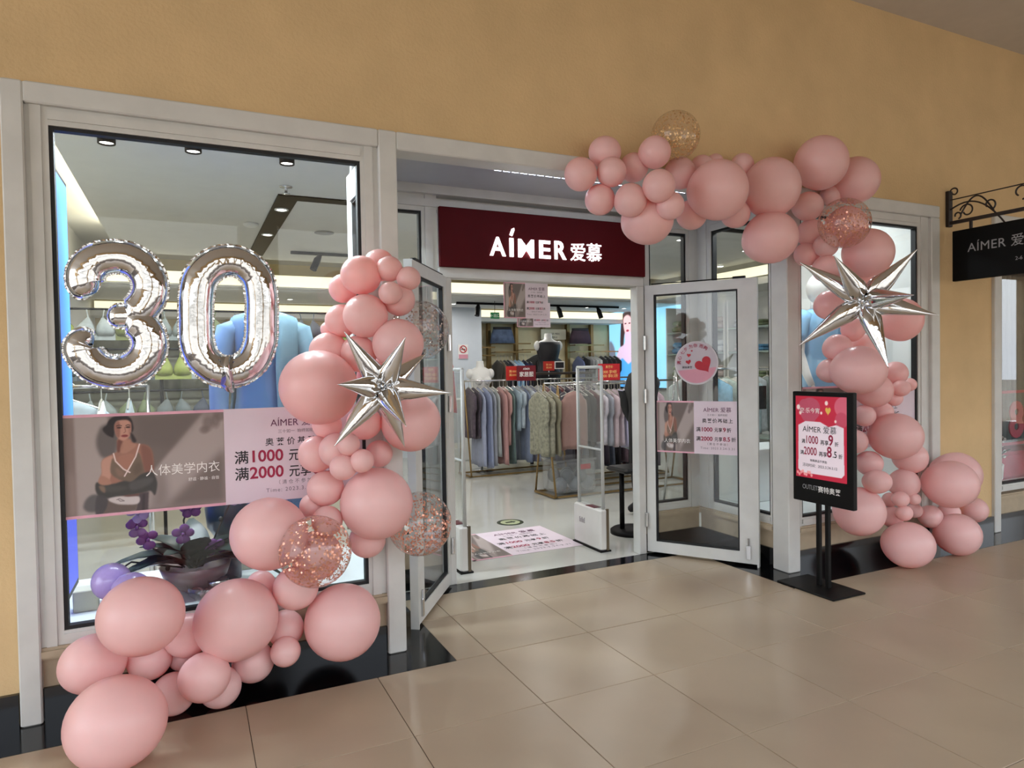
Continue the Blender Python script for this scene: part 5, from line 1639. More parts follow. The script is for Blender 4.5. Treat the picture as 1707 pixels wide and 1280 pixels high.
dt = thing('display_table', 'dark display table with folded clothes at the back', 'table', (5.3, 9.8, 0))
zt = at(920, 620, 9.6).z
MB().bbox(4.75, 9.35, zt - 0.04, 5.95, 10.0, zt - 0.005, 0.005).build('table_top', mat('dark walnut', (52, 42, 36), 0.4, var=0.2, stretch=(1, 8, 8)), dt)
for x in (4.8, 5.9):
    for y in (9.4, 9.95):
        MB().box(x - 0.02, y - 0.02, 0, x + 0.02, y + 0.02, zt - 0.04).build('leg', m_black, dt)
MB().box(4.8, 9.4, 0.75, 5.9, 9.95, 0.78).build('lower_shelf', mat('dark walnut', (52, 42, 36)), dt)
for i, (x, c_, nm) in enumerate(((4.92, (130, 160, 180), 'blue'), (5.12, (40, 46, 70), 'navy'), (5.34, (206, 210, 216), 'white'), (5.58, (60, 56, 60), 'charcoal'))):
    f_ = MB()
    for k in range(3):
        f_.bbox(x - 0.085, 9.6, 0.78 + k * 0.05, x + 0.085, 9.9, 0.825 + k * 0.05, 0.018)
    tag(f_.build('folded_clothes', mat('folded ' + nm, c_, 0.85, var=0.08), None), 'folded %s garments on the lower shelf of the back table' % nm, 'clothes', 'folded clothes on the back table')


# ---- mannequins
def torso_secs(x, y, z0, s=1.0, w=1.0):
    """hips-to-neck sections of a dress form, z0 = hip line"""
    d = [(0.0, 0.165, 0.115), (0.08, 0.172, 0.12), (0.16, 0.15, 0.105), (0.24, 0.13, 0.095), (0.32, 0.138, 0.105), (0.40, 0.158, 0.125), (0.46, 0.168, 0.12), (0.52, 0.178, 0.10), (0.565, 0.165, 0.08), (0.59, 0.11, 0.07), (0.61, 0.062, 0.06), (0.68, 0.054, 0.056), (0.70, 0.05, 0.052)]
    return [(x, y, z0 + a_ * s, b_ * s * w, c2 * s) for a_, b_, c2 in d]


def limb(mb, pts, rr_):
    mb.tube(pts, rr_, 14)


bt = at(803, 640, 9.1)
bust = thing('mannequin_bust', 'white headless mannequin bust behind the nightgown rack', 'mannequin', (bt.x, 9.15, 0))
mb = MB().ellipses(torso_secs(bt.x, 9.15, 0.92, 0.98, 1.0), 24)
for sx in (-0.07, 0.07):
    mb.ball((bt.x + sx, 9.15 - 0.1, 0.92 + 0.40), 0.062, 0.055, 0.06, 16, 10)
for sx in (-1, 1):
    mb.ball((bt.x + sx * 0.165, 9.15, 0.92 + 0.50), 0.055, 0.06, 0.075, 12, 8)
mb.build('torso', m_mann, bust, True)
MB().tube([(bt.x, 9.15, 0.92), (bt.x, 9.15, 0.03)], 0.018, 10).build('pole', m_chrome, bust, True)
MB().lathe([(0.18, 0), (0.18, 0.015), (0.02, 0.03)], (bt.x, 9.15, 0.0), 24).build('base', m_chrome, bust, True)
tk = at(914, 585, 10.3)
tank = thing('tank_top_mannequin', 'headless white mannequin in a black tank top on the back table', 'mannequin', (tk.x, 10.3, 0))
h0 = at(914, 560, 10.3).z - 0.66 * 1.12
mb = MB().ellipses(torso_secs(tk.x, 10.3, h0, 1.12, 1.08), 24)
for sx in (-1, 1):
    mb.ball((tk.x + sx * 0.215, 10.3, h0 + 0.57), 0.055, 0.06, 0.085, 12, 8)
mb.build('torso', m_mann, tank, True)
MB().ellipses([(x_, y_, z_, a_ * 1.05 + 0.006, b_ * 1.06 + 0.006) for x_, y_, z_, a_, b_ in torso_secs(tk.x, 10.3, h0, 1.12, 1.08)[:9]], 24).build('tank_top', m_ink, tank, True)
MB().tube([(tk.x, 10.3, h0), (tk.x, 10.3, 0.02)], 0.02, 10).build('pole', m_chrome, tank, True)
MB().lathe([(0.2, 0), (0.2, 0.015), (0.02, 0.03)], (tk.x, 10.3, 0.0), 24).build('base', m_chrome, tank, True)

# blue dress mannequin in the first window
mx, my = 0.42, 4.32
m1 = thing('dress_mannequin', 'headless mannequin in a blue long-sleeved dress behind the foil zero', 'mannequin', (mx, my, 0.37))
sh = 1.86
m_bdress = mat('blue dress', (86, 118, 158), 0.7, var=0.12, vscale=5, bump=0.15, bscale=18)
m_bcard = mat('pale teal cardigan', (112, 146, 164), 0.75, var=0.08, vscale=6, bump=0.2, bscale=40)
MB().ellipses([(mx, my, sh - 0.02, 0.06, 0.055), (mx, my, sh + 0.03, 0.055, 0.052), (mx, my, sh + 0.05, 0.05, 0.05)], 20).build('neck', m_mann, m1, True)
dsec = [(0.62, 0.22, 0.14), (0.8, 0.215, 0.14), (1.0, 0.20, 0.13), (1.2, 0.185, 0.12), (1.35, 0.165, 0.11), (1.48, 0.16, 0.11), (1.6, 0.175, 0.125), (1.7, 0.19, 0.125), (1.78, 0.20, 0.105), (1.83, 0.17, 0.085), (1.855, 0.09, 0.07)]
rings = []
for z, a_, b_ in dsec:
    rings.append([(mx + a_ * (1 + 0.05 * (1.9 - z) * math.sin(7 * th)) * math.cos(th), my + b_ * (1 + 0.06 * (1.9 - z) * math.sin(7 * th)) * math.sin(th), z) for th in np.linspace(0, 2 * math.pi, 36, endpoint=False)])
MB().loft(rings).build('dress', m_bdress, m1, True)
for s in (-1, 1):
    a_ = MB()
    limb(a_, [(mx + s * 0.12, my, 1.78), (mx + s * 0.205, my, 1.735), (mx + s * 0.245, my - 0.01, 1.58), (mx + s * 0.26, my - 0.02, 1.42), (mx + s * 0.265, my - 0.05, 1.24), (mx + s * 0.26, my - 0.08, 1.12)], [0.045, 0.07, 0.06, 0.055, 0.05, 0.045])
    a_.build('sleeve', m_bdress if s < 0 else m_bcard, m1, True)
    hnd = MB().ball((mx + s * 0.258, my - 0.09, 1.05), 0.032, 0.024, 0.075, 12, 8)
    hnd.build('hand', m_mann, m1, True)
cg = []
for z, a_, b_ in [(1.1, 0.215, 0.15), (1.3, 0.20, 0.14), (1.5, 0.185, 0.135), (1.65, 0.20, 0.14), (1.76, 0.212, 0.122), (1.82, 0.185, 0.10), (1.85, 0.11, 0.085)]:
    ths = np.linspace(-0.42 * math.pi, 0.95 * math.pi, 22)
    cg.append([(mx + a_ * math.cos(t_), my + b_ * math.sin(t_), z) for t_ in ths] + [(mx + (a_ - 0.008) * math.cos(t_), my + (b_ - 0.008) * math.sin(t_), z) for t_ in ths[::-1]])
MB().loft(cg).build('cardigan', m_bcard, m1, True)
for s in (-1, 1):
    a_ = MB()
    limb(a_, [(mx + s * 0.075, my, 0.66), (mx + s * 0.075, my, 0.55), (mx + s * 0.07, my + 0.01, 0.42), (mx + s * 0.07, my - 0.03, 0.395)], [0.055, 0.045, 0.03, 0.03])
    a_.build('leg', m_mann, m1, True)

# T-shirt mannequin in the second window
qx, qy = 5.02, 4.25
m2 = thing('shirt_mannequin', 'white mannequin in a light blue T-shirt behind the balloon column', 'mannequin', (qx, qy, 0.37))
m_tee = mat('light blue tee', (140, 190, 228), 0.75, var=0.06, vscale=6, bump=0.12, bscale=14)
hz = at(1361, 482, qy).z
mb = MB().ball((qx - 0.02, qy - 0.02, hz), 0.085, 0.105, 0.13, 20, 14)
mb.tube([(qx, qy, hz - 0.08), (qx, qy + 0.01, hz - 0.2)], [0.055, 0.06], 14)
for s in (-1, 1):
    limb(mb, [(qx + s * 0.19, qy, hz - 0.25), (qx + s * 0.235, qy - 0.01, hz - 0.42), (qx + s * 0.25, qy - 0.02, hz - 0.56), (qx + s * 0.235, qy - 0.08, hz - 0.74), (qx + s * 0.22, qy - 0.12, hz - 0.84)], [0.05, 0.047, 0.042, 0.034, 0.028])
    mb.ball((qx + s * 0.215, qy - 0.13, hz - 0.90), 0.03, 0.024, 0.07, 12, 8)
for s in (-1, 1):
    limb(mb, [(qx + s * 0.09, qy, hz - 0.85), (qx + s * 0.09, qy, 0.8), (qx + s * 0.085, qy + 0.01, 0.42), (qx + s * 0.085, qy - 0.06, 0.39)], [0.085, 0.06, 0.04, 0.035])
mb.build('body', m_mann, m2, True)
tr_ = []
for dz, a_, b_ in [(-0.86, 0.20, 0.135), (-0.7, 0.19, 0.13), (-0.52, 0.185, 0.125), (-0.4, 0.2, 0.135), (-0.3, 0.215, 0.12), (-0.24, 0.205, 0.10), (-0.2, 0.15, 0.085), (-0.175, 0.075, 0.07)]:
    tr_.append([(qx + a_ * (1 + 0.04 * math.sin(6 * t_ + dz * 9) * min(1, -dz)) * math.cos(t_), qy + b_ * (1 + 0.05 * math.sin(6 * t_ + dz * 9) * min(1, -dz)) * math.sin(t_), hz + dz) for t_ in np.linspace(0, 2 * math.pi, 32, endpoint=False)])
MB().loft(tr_).build('t_shirt', m_tee, m2, True)
for s in (-1, 1):
    a_ = MB()
    limb(a_, [(qx + s * 0.16, qy, hz - 0.22), (qx + s * 0.20, qy, hz - 0.28), (qx + s * 0.235, qy - 0.005, hz - 0.40), (qx + s * 0.245, qy - 0.01, hz - 0.46)], [0.07, 0.075, 0.068, 0.066])
    a_.build('sleeve', m_tee, m2, True)
MB().ellipses([(qx, qy, 0.86, 0.17, 0.12), (qx, qy, 1.0, 0.185, 0.13), (qx, qy, hz - 0.84, 0.19, 0.13)], 24).build('denim_skirt', mat('denim', (92, 112, 150), 0.8, var=0.2, vscale=30), m2, True)

# ---- display platforms
m_plat = mat('white display floor', (226, 232, 232), 0.35, var=0.03)
struct('floor_display', MB().box(-0.95, W + 0.12, 0.0, 0.93, 4.38, 0.37), m_plat, 'white display platform in the first window')
struct('floor_display_2', MB().box(3.97, W + 0.12, 0.0, 5.45, 4.5, 0.37), m_plat, 'white display platform in the second window')
tag(MB().bbox(4.02, 4.1, 0.37, 4.72, 4.48, 0.80, 0.006).build('white_plinth', m_plat, None), 'bright white plinth on the second display platform', 'plinth')

# ---- orchid arrangement in the first window
ox, oy = -0.02, 3.86
orc = thing('orchid_arrangement', 'dark leafed orchid arrangement with purple flowers in a low bowl', 'plant', (ox, oy, 0.37))
MB().lathe([(0.05, 0.0), (0.06, 0.012), (0.10, 0.03), (0.15, 0.08), (0.17, 0.14), (0.16, 0.145), (0.12, 0.10), (0.02, 0.06)], (ox + 0.03, oy, 0.37), 28).build('bowl', mat('mauve bowl', (120, 96, 100), 0.3, var=0.1), orc, True)
rl = random.Random(5)
m_oleaf = mat('dark orchid leaf', (34, 48, 44), 0.35, var=0.25, vscale=8)
for i, (ang, el, L_, w_) in enumerate(((3.3, 0.25, 0.36, 0.045), (2.9, 0.45, 0.34, 0.05), (3.7, 0.4, 0.28, 0.05), (0.1, 0.35, 0.36, 0.05), (-0.4, 0.2, 0.34, 0.045), (0.5, 0.6, 0.26, 0.05), (4.4, 0.6, 0.2, 0.055), (5.2, 0.5, 0.24, 0.055), (1.6, 0.8, 0.24, 0.05), (2.2, 0.7, 0.26, 0.05), (4.8, 0.9, 0.2, 0.05), (3.1, 0.9, 0.22, 0.05), (0.0, 0.95, 0.22, 0.05), (5.7, 0.35, 0.26, 0.05))):
    lf = MB()
    leafblade(lf, (ox + 0.03, oy, 0.49), (math.cos(ang) * math.cos(el), 0.45 * math.sin(ang) * math.cos(el), math.sin(el)), L_ * 1.2, w_ * 1.5, 0.75)
    lf.build('leaf', m_oleaf, orc, True)
m_petal = mat('purple petal', (104, 44, 118), 0.5, var=0.2, vscale=30)
m_petal2 = mat('pale violet petal', (160, 140, 190), 0.5, var=0.1, vscale=30)
m_stem = mat('dark stem', (46, 44, 40), 0.6, var=0.2)
stems = [[(ox - 0.02, oy, 0.5), (ox - 0.16, oy - 0.02, 0.62), (ox - 0.24, oy - 0.03, 0.75), (ox - 0.20, oy - 0.03, 0.92), (ox - 0.08, oy, 1.0)],
         [(ox + 0.0, oy, 0.5), (ox - 0.02, oy - 0.04, 0.75), (ox + 0.05, oy - 0.05, 0.95), (ox + 0.14, oy - 0.05, 1.02)],
         [(ox + 0.06, oy, 0.5), (ox + 0.20, oy + 0.02, 0.8), (ox + 0.32, oy, 0.92), (ox + 0.42, oy - 0.02, 0.86), (ox + 0.45, oy - 0.03, 0.70), (ox + 0.46, oy - 0.03, 0.6)],
         [(ox - 0.03, oy, 0.5), (ox - 0.26, oy, 0.56), (ox - 0.36, oy - 0.02, 0.5), (ox - 0.40, oy - 0.02, 0.44)]]
fl = []
for k, s_ in enumerate(stems):
    q = [Vector(p) for p in s_]
    MB().tube(q, 0.005, 6).build('flower_stem', m_stem, orc, True)
    for j in range(1, len(q)):
        for tt in (0.35, 0.8):
            fl.append((q[j - 1].lerp(q[j], tt), k))
for j, (p_, k) in enumerate(fl):
    if k == 3 or (k == 2 and j % 2):
        MB().ball(p_ + Vector((rl.uniform(-0.02, 0.02), 0, -0.015)), 0.012, 0.012, 0.015, 8, 6).build('bud', m_stem, orc, True)
        continue
    if p_.z < 0.6:
        continue
    fm = MB()
    c_ = p_ + Vector((rl.uniform(-0.03, 0.03), -0.03, rl.uniform(-0.02, 0.02)))
    for a_ in range(5):
        th = a_ * 2 * math.pi / 5 + rl.uniform(0, 1)
        e_ = c_ + Vector((math.cos(th) * 0.03, -0.006, math.sin(th) * 0.03))
        fm.ball(e_, 0.024, 0.006, 0.022, 8, 5)
    fm.ball(c_ + Vector((0, -0.012, 0)), 0.01, 0.012, 0.01, 6, 4)
    fm.build('flower', m_petal if j % 4 else m_petal2, orc, True)
vs_ = MB().lathe([(0.06, 0), (0.1, 0.06), (0.11, 0.16), (0.09, 0.26), (0.06, 0.3)], (0.17, 4.02, 0.60), 22)
vs_.lathe([(0.07, 0.0), (0.07, 0.23)], (0.17, 4.02, 0.37), 16)
tag(vs_.build('teal_vase', mat('dark teal vase', (34, 64, 80), 0.3, var=0.1), None, True), 'dark teal rounded vase behind the orchid arrangement', 'vase')
for i, (x, y, s_, lab) in enumerate(((-0.47, 3.82, 0.05, 'small cream cube at the blue light box end of the display'), (0.30, 4.2, 0.07, 'cream block behind the orchid, beside the blue dress'), (0.52, 4.1, 0.06, 'small white block with black scroll lines near the dress hem'))):
    tag(MB().bbox(x - s_, y - s_, 0.37, x + s_, y + s_, 0.37 + s_ * (2.0 if i == 0 else 3.4), 0.004).build('display_block', mat('cream block', (196, 194, 172), 0.6, var=0.05), None), lab, 'block')
gb = thing('candle_bowl', 'low glass bowl with pink stones on the first display floor', 'bowl', (0.08, 3.74, 0.37))
MB().lathe([(0.09, 0.0), (0.12, 0.03), (0.125, 0.07), (0.12, 0.07), (0.11, 0.03)], (0.09, 3.72, 0.37), 24, False).build('bowl', clear_mat('bowl glass', (0.9, 0.92, 0.92), 0.1), gb, True)
for i in range(22):
    a_ = rl.uniform(0, 6.28)
    r_ = 0.085 * math.sqrt(rl.random())
    MB().ball((0.09 + r_ * math.cos(a_), 3.72 + r_ * math.sin(a_), 0.385 + rl.uniform(0, 0.03)), 0.02, 0.018, 0.016, 8, 5).build('stone', mat('rose stone %d' % (i % 3), ((150, 100, 104), (96, 70, 74), (190, 150, 150))[i % 3], 0.5, var=0.2), gb, True)
MB().lathe([(0.045, 0.0), (0.05, 0.02), (0.048, 0.03), (0.03, 0.02)], (0.11, 3.72, 0.425), 18).build('candle_cup', m_chrome, gb, True)

# ---- lingerie stand and racks behind the first window
tag(MB().bbox(-1.1, 6.42, 0.85, 1.42, 6.46, 1.86, 0.004).box(-1.05, 6.43, 0.0, -1.0, 6.45, 0.85).box(1.32, 6.43, 0.0, 1.37, 6.45, 0.85).build('added_backdrop', mat('olive grey panel', (104, 102, 84), 0.7, var=0.12, vscale=3), None), 'olive grey divider added behind the lingerie stand to darken the view', 'backdrop')  # dark board added to darken the background behind the stand
ln = thing('lingerie_stand', 'grey grid stand with rows of hung lingerie behind the first window', 'clothes rack', (0.0, 6.3, 0))
for z in (1.02, 1.36, 1.70, 2.02):
    MB().tube([(-1.05, 6.3, z), (1.35, 6.3, z)], 0.009, 8).build('rail', m_black, ln)
for x in (-1.05, -0.2, 0.55, 1.35):
    MB().tube([(x, 6.3, 0.0), (x, 6.3, 2.1)], 0.014, 8).build('upright', m_black, ln)
bcol = [((70, 74, 78), 'charcoal'), ((112, 116, 66), 'olive green'), ((92, 96, 92), 'dark grey'), ((136, 142, 70), 'lime green'), ((120, 126, 120), 'grey'), ((52, 56, 66), 'midnight'), ((150, 154, 150), 'pale grey'), ((96, 104, 70), 'moss green')]
rown = ['bottom', 'lower', 'upper', 'top']
kk = 0
for rz, z in enumerate((1.02, 1.36, 1.70, 2.02)):
    for j in range(9):
        x = -0.92 + 0.27 * j
        c_, nm = bcol[(j * 3 + rz) % 8]
        b_ = thing('bra', '%s bra, %s on the %s rail of the lingerie stand' % (nm, ORD[j], rown[rz]), 'bra', (x, 6.25, z), 'bras on the lingerie stand')
        mm = mat('bra ' + nm, c_, 0.7, var=0.12, vscale=20)
        for s in (-1, 1):
            MB().ellipses([(x + s * 0.066, 6.25, z - 0.215, 0.06, 0.02), (x + s * 0.068, 6.235, z - 0.18, 0.068, 0.035), (x + s * 0.066, 6.235, z - 0.14, 0.058, 0.032), (x + s * 0.058, 6.25, z - 0.10, 0.03, 0.015), (x + s * 0.05, 6.26, z - 0.07, 0.008, 0.006)], 12).build('cup', mm, b_, True)
            MB().tube([(x + s * 0.045, 6.25, z - 0.1), (x + s * 0.06, 6.27, z - 0.01)], 0.005, 6).build('strap', mm, b_)
        MB().box(x - 0.135, 6.245, z - 0.25, x + 0.135, 6.275, z - 0.19).build('band', mm, b_)
        kk += 1
rail('low chrome rack with white garments by the blue light box', -1.1, -0.25, 5.2, 1.42, steel=True)
for i, c_ in enumerate(((210, 210, 214), (196, 200, 206), (150, 160, 164), (214, 212, 208), (122, 134, 136))):
    garment('%s pale garment on the low chrome rack by the blue light box' % ORD[i], 'top', -1.0 + 0.16 * i, 5.2, 1.42, 0.6, 0.4, c_, along='x' if i in (1, 2) else 'y', seed=150 + i, group='pale garments on the low chrome rack', pattern=0.06, tank=(i == 1))
# red garment behind the open door leaf
rgp = at(722, 600, 5.6)
rail('short chrome rack inside beside the door leaf', rgp.x - 0.42, rgp.x + 0.06, 5.6, 1.75, steel=True)
garment('bright red slip dress hung inside beside the open door leaf', 'dress', rgp.x, 5.6, 1.75, 0.55, 0.42, (190, 30, 34), along='x', seed=170, pattern=0.1, tank=True, flare=1.2)
garment('navy dress hung inside next to the red slip dress', 'dress', rgp.x - 0.25, 5.6, 1.75, 0.7, 0.4, (40, 46, 66), along='y', seed=171, pattern=0.08)
# table and screen left in the passage
tw = thing('white_table', 'low round white table by the pier at the back', 'table', (4.62, 10.4, 0))
MB().lathe([(0.3, 0.0), (0.3, 0.02), (0.06, 0.04), (0.06, 0.44), (0.36, 0.46), (0.36, 0.50)], (4.62, 10.4, 0), 28).build('table', m_mann, tw, True)
MB().lathe([(0.1, 0.0), (0.15, 0.1), (0.14, 0.2), (0.05, 0.22)], (4.62, 10.4, 0.50), 20).build('bowl', m_mann, tw, True)
tag(MB().bbox(3.45, 10.3, 0.0, 4.2, 10.9, 1.0, 0.01).build('white_counter', m_iwall, None), 'white counter cabinet in front of the pier', 'counter')

# ---- shelves along the side wall
for i, y0 in enumerate((5.2, 6.7, 8.2)):
    shf = thing('shelf_unit', '%s white wall shelf unit from the inner wall along the side wall' % ORD[i], 'shelf', (7.85, y0 + 0.7, 0))
    MB().box(7.62, y0, 0.0, 8.03, y0 + 0.03, 2.5).build('side_panel', m_iwall, shf)
    MB().box(7.62, y0 + 1.42, 0.0, 8.03, y0 + 1.45, 2.5).build('side_panel', m_iwall, shf)
    for z in (0.4, 0.85, 1.28, 1.68, 2.05):
        MB().box(7.62, y0 + 0.03, z - 0.012, 8.03, y0 + 1.42, z + 0.012).build('shelf_board', mat('glass green shelf', (150, 168, 160), 0.2, var=0.04), shf)
        if z < 0.5:
            continue
        for j in range(4):
            yy = y0 + 0.2 + 0.35 * j
            f_ = MB()
            cc = ((178, 190, 188), (96, 120, 110), (214, 216, 212), (90, 150, 190), (140, 120, 112), (60, 66, 66), (196, 180, 176), (120, 134, 100))[(i * 5 + j * 3 + int(z * 10)) % 8]
            nm = ('pale grey', 'dark green', 'white', 'bright blue', 'brown', 'black', 'blush', 'sage')[(i * 5 + j * 3 + int(z * 10)) % 8]
            hh = 0.10 + 0.05 * ((i + j) % 3)
            f_.bbox(7.66, yy - 0.12, z + 0.012, 7.96, yy + 0.12, z + 0.012 + hh * 0.5, 0.03)
            f_.bbox(7.67, yy - 0.11, z + 0.014 + hh * 0.5, 7.95, yy + 0.11, z + 0.012 + hh, 0.03)
            tag(f_.build('folded_clothes', mat('folded ' + nm, cc, 0.85, var=0.1), None), '%s folded clothes, %s on the %s board of the %s wall shelf unit' % (nm, ORD[j], {0.85: 'low', 1.28: 'middle', 1.68: 'high', 2.05: 'top'}[z], ORD[i]), 'clothes', 'folded clothes on the wall shelves')
rail('clothes rack with pale blouses seen through the open door leaf', 4.5, 6.9, 5.55, 1.45, steel=True)
for i, c_ in enumerate(((196, 206, 206), (180, 196, 196), (214, 216, 214), (120, 176, 206), (170, 182, 170), (200, 196, 188), (150, 166, 168), (206, 212, 216), (130, 140, 136), (188, 200, 202), (160, 150, 140), (208, 214, 210), (172, 190, 192), (90, 100, 100), (196, 200, 196), (180, 170, 166))):
    garment('%s pale blouse on the rack behind the open door leaf' % ORD[i], 'blouse', 4.6 + 0.145 * i, 5.55, 1.45, 0.6, 0.44, c_, along='x' if i % 5 == 2 else 'y', seed=190 + i, group='pale blouses behind the open door leaf', pattern=0.15, sleeve=0.8)
scn = thing('screen_stand', 'small black screen on a thin pole behind the open door leaf', 'screen', (5.0, 4.95, 0))
MB().bbox(4.9, 4.94, 1.05, 5.12, 4.96, 1.28, 0.004).build('screen', m_black, scn)
MB().tube([(5.01, 4.965, 1.1), (5.01, 4.965, 0.01)], 0.012, 8).build('pole', m_black, scn)
MB().lathe([(0.12, 0.0), (0.12, 0.012), (0.02, 0.02)], (5.01, 4.965, 0.0), 20).build('base', m_black, scn, True)

# ---- security gates
m_acr = clear_mat('acrylic', (0.93, 0.95, 0.95), 0.07, haze=0.06)
for lab, x in (('white and clear security gate just inside the door, on the garland side', 1.80), ('white and clear security gate in front of the nearer clothes rack', 3.0)):
    g = thing('security_gate', lab, 'security gate', (x, 4.82, 0))
    MB().bbox(x - 0.045, 4.60, 0.01, x + 0.045, 5.02, 0.34, 0.012).build('base_box', mat('gate white', (216, 214, 210), 0.4, var=0.03), g)
    MB().box(x - 0.05, 4.59, 0.0, x + 0.05, 5.03, 0.012).build('foot_plate', m_black, g)
    MB().box(x + 0.012, 4.594, 0.012, x + 0.034, 4.61, 0.345).build('edge_strip', mat('bronze strip', (92, 78, 58), 0.4, var=0.1), g)
    for y in (4.625, 4.995):
        MB().tube([(x, y, 0.3), (x, y, 1.49)], 0.014, 10).build('post', mat('gate frame', (190, 192, 190), 0.3, var=0.03), g, True)
    MB().tube([(x, 4.625, 1.49), (x, 4.995, 1.49)], 0.014, 10).build('top_bar', mat('gate frame', (190, 192, 190)), g, True)
    MB().tube([(x, 4.625, 0.82), (x, 4.995, 0.82)], 0.01, 8).build('middle_bar', mat('gate frame', (190, 192, 190)), g, True)
    MB().box(x - 0.006, 4.64, 0.34, x + 0.006, 4.98, 1.47).build('acrylic_panel', m_acr, g)
    MB().box(x - 0.035, 4.70, 0.339, x + 0.035, 4.84, 0.343).build('red_label', mat('label maroon', (92, 16, 30), 0.5, var=0.05), g)
    lg = MB()
    for k in range(5):
        lg.box(x - 0.0462, 4.84 + k * 0.018, 0.19, x - 0.045, 4.848 + k * 0.018, 0.235 - 0.012 * (k % 2))
    lg.build('logo_mark', m_grey_ink, g)
# ---- floor print and oval floor sticker
fm = thing('floor_print', 'offer print stuck on the shop floor between the security gates', 'floor sticker', (2.5, 5.2, 0))
campaign(fm, (1.96, 4.86, 0.0025), X3, Y3, 1.0, 0.80, 0.34, 0.001, full=False, lowres=True)
mo = thing('floor_marker', 'oval green and white floor marker behind the floor print', 'floor sticker', (2.78, 5.93, 0))
a = MB(); disc(a, Vector((2.78, 5.93, 0.0)), X3, Y3, None, 0.13, 0.002); a.build('rim', mat('marker green', (36, 48, 28), 0.5, var=0.1), mo)
a = MB(); disc(a, Vector((2.78, 5.93, 0.002)), X3, Y3, None, 0.095, 0.001); a.build('centre', mat('marker pale', (170, 178, 140), 0.5, var=0.1), mo)
MB().prism([(-0.05, -0.02), (0.02, -0.02), (0.02, -0.04), (0.06, 0), (0.02, 0.04), (0.02, 0.02), (-0.05, 0.02)], (2.78, 5.93, 0.0032), X3, Y3, 0.0006).build('arrow', mat('marker green', (36, 48, 28)), mo)
# ---- clear box of clothes under the nearer rack
cb = thing('clear_box', 'clear plastic storage box full of dark bagged clothes with a red label', 'box', (4.02, 7.0, 0.03))
MB().bbox(3.80, 6.80, 0.035, 4.32, 7.18, 0.40, 0.02).build('box', clear_mat('box plastic', (0.86, 0.88, 0.9), 0.09, 0.1, haze=0.18), cb)
MB().bbox(3.785, 6.785, 0.40, 4.335, 7.195, 0.425, 0.01).build('lid', clear_mat('box plastic', (0.86, 0.88, 0.9), 0.09, 0.1), cb)
MB().box(4.08, 6.793, 0.30, 4.24, 6.80, 0.36).build('red_label', m_hred, cb)
for i in range(10):
    MB().ball((3.88 + 0.09 * (i % 5), 6.88 + 0.16 * (i // 5), 0.13 + 0.09 * (i % 2)), 0.075, 0.085, 0.085, 10, 7).build('bagged_clothing', mat('bagged grey %d' % (i % 2), ((120, 126, 134), (70, 76, 82))[i % 2], 0.3, var=0.3, vscale=14), cb, True)

# ---- black stool and the person by the door jamb
sx_, sy_ = 3.555, 5.02
stl = thing('stool', 'black pedestal stool standing by the door jamb', 'stool', (sx_, sy_, 0))
MB().lathe([(0.19, 0.0), (0.19, 0.03), (0.17, 0.045), (0.03, 0.06)], (sx_, sy_, 0), 30).build('base', m_black, stl, True)
MB().tube([(sx_ - 0.10, sy_ - 0.0, 0.04), (sx_ - 0.10, sy_, 0.56)], 0.022, 14).build('pole', m_black, stl, True)
MB().bbox(sx_ - 0.17, sy_ - 0.16, 0.555, sx_ + 0.17, sy_ + 0.16, 0.60, 0.02).build('seat', m_black, stl)
pp = at(1070, 650, 5.55)
person = thing('person', 'person in a black coat and dark trousers half hidden behind the door jamb', 'person', (pp.x, 5.55, 0))


def skin(name, verts, edges, radii, material, parent, root=0, sub=1):
    po = origin_of(parent)
    me = bpy.data.meshes.new(name)
    me.from_pydata([Vector(v) - po for v in verts], edges, [])
    ob = bpy.data.objects.new(name, me)
    COL.objects.link(ob)
    md = ob.modifiers.new('skin', 'SKIN')
    md.use_smooth_shade = True
    if not me.skin_vertices:
        bm_ = __import__('bmesh').new()
        bm_.from_mesh(me)
        bm_.verts.layers.skin.verify()
        bm_.to_mesh(me)
        bm_.free()
    for i, v in enumerate(me.skin_vertices[0].data):
        v.radius = radii[i]
        v.use_root = (i == root)
    sb_ = ob.modifiers.new('sub', 'SUBSURF')
    sb_.levels = sub
    sb_.render_levels = sub
    me.materials.append(material)
    bpy.context.view_layer.update()
    m2_ = bpy.data.meshes.new_from_object(ob.evaluated_get(bpy.context.evaluated_depsgraph_get()))
    bpy.data.objects.remove(ob)
    o2 = bpy.data.objects.new(name, m2_)
    if not m2_.materials:
        m2_.materials.append(material)
    COL.objects.link(o2)
    o2.parent = parent
    return o2


x_, y_ = pp.x, 5.55
V = [(x_, y_, 0.90), (x_, y_, 1.05), (x_ - 0.01, y_, 1.22), (x_, y_, 1.36), (x_ - 0.01, y_, 1.45),
     (x_, y_ - 0.17, 1.36), (x_ - 0.07, y_ - 0.21, 1.10), (x_ + 0.04, y_ - 0.2, 0.90), (x_, y_ + 0.17, 1.36), (x_ - 0.06, y_ + 0.2, 1.1), (x_ + 0.04, y_ + 0.19, 0.90),
     (x_, y_ - 0.09, 0.84), (x_ - 0.02, y_ - 0.10, 0.48), (x_, y_ - 0.10, 0.10), (x_ - 0.13, y_ - 0.10, 0.04),
     (x_, y_ + 0.09, 0.84), (x_ - 0.01, y_ + 0.10, 0.48), (x_ + 0.02, y_ + 0.10, 0.10), (x_ - 0.11, y_ + 0.10, 0.04)]
E_ = [(0, 1), (1, 2), (2, 3), (3, 4), (3, 5), (5, 6), (6, 7), (3, 8), (8, 9), (9, 10), (0, 11), (11, 12), (12, 13), (13, 14), (0, 15), (15, 16), (16, 17), (17, 18)]
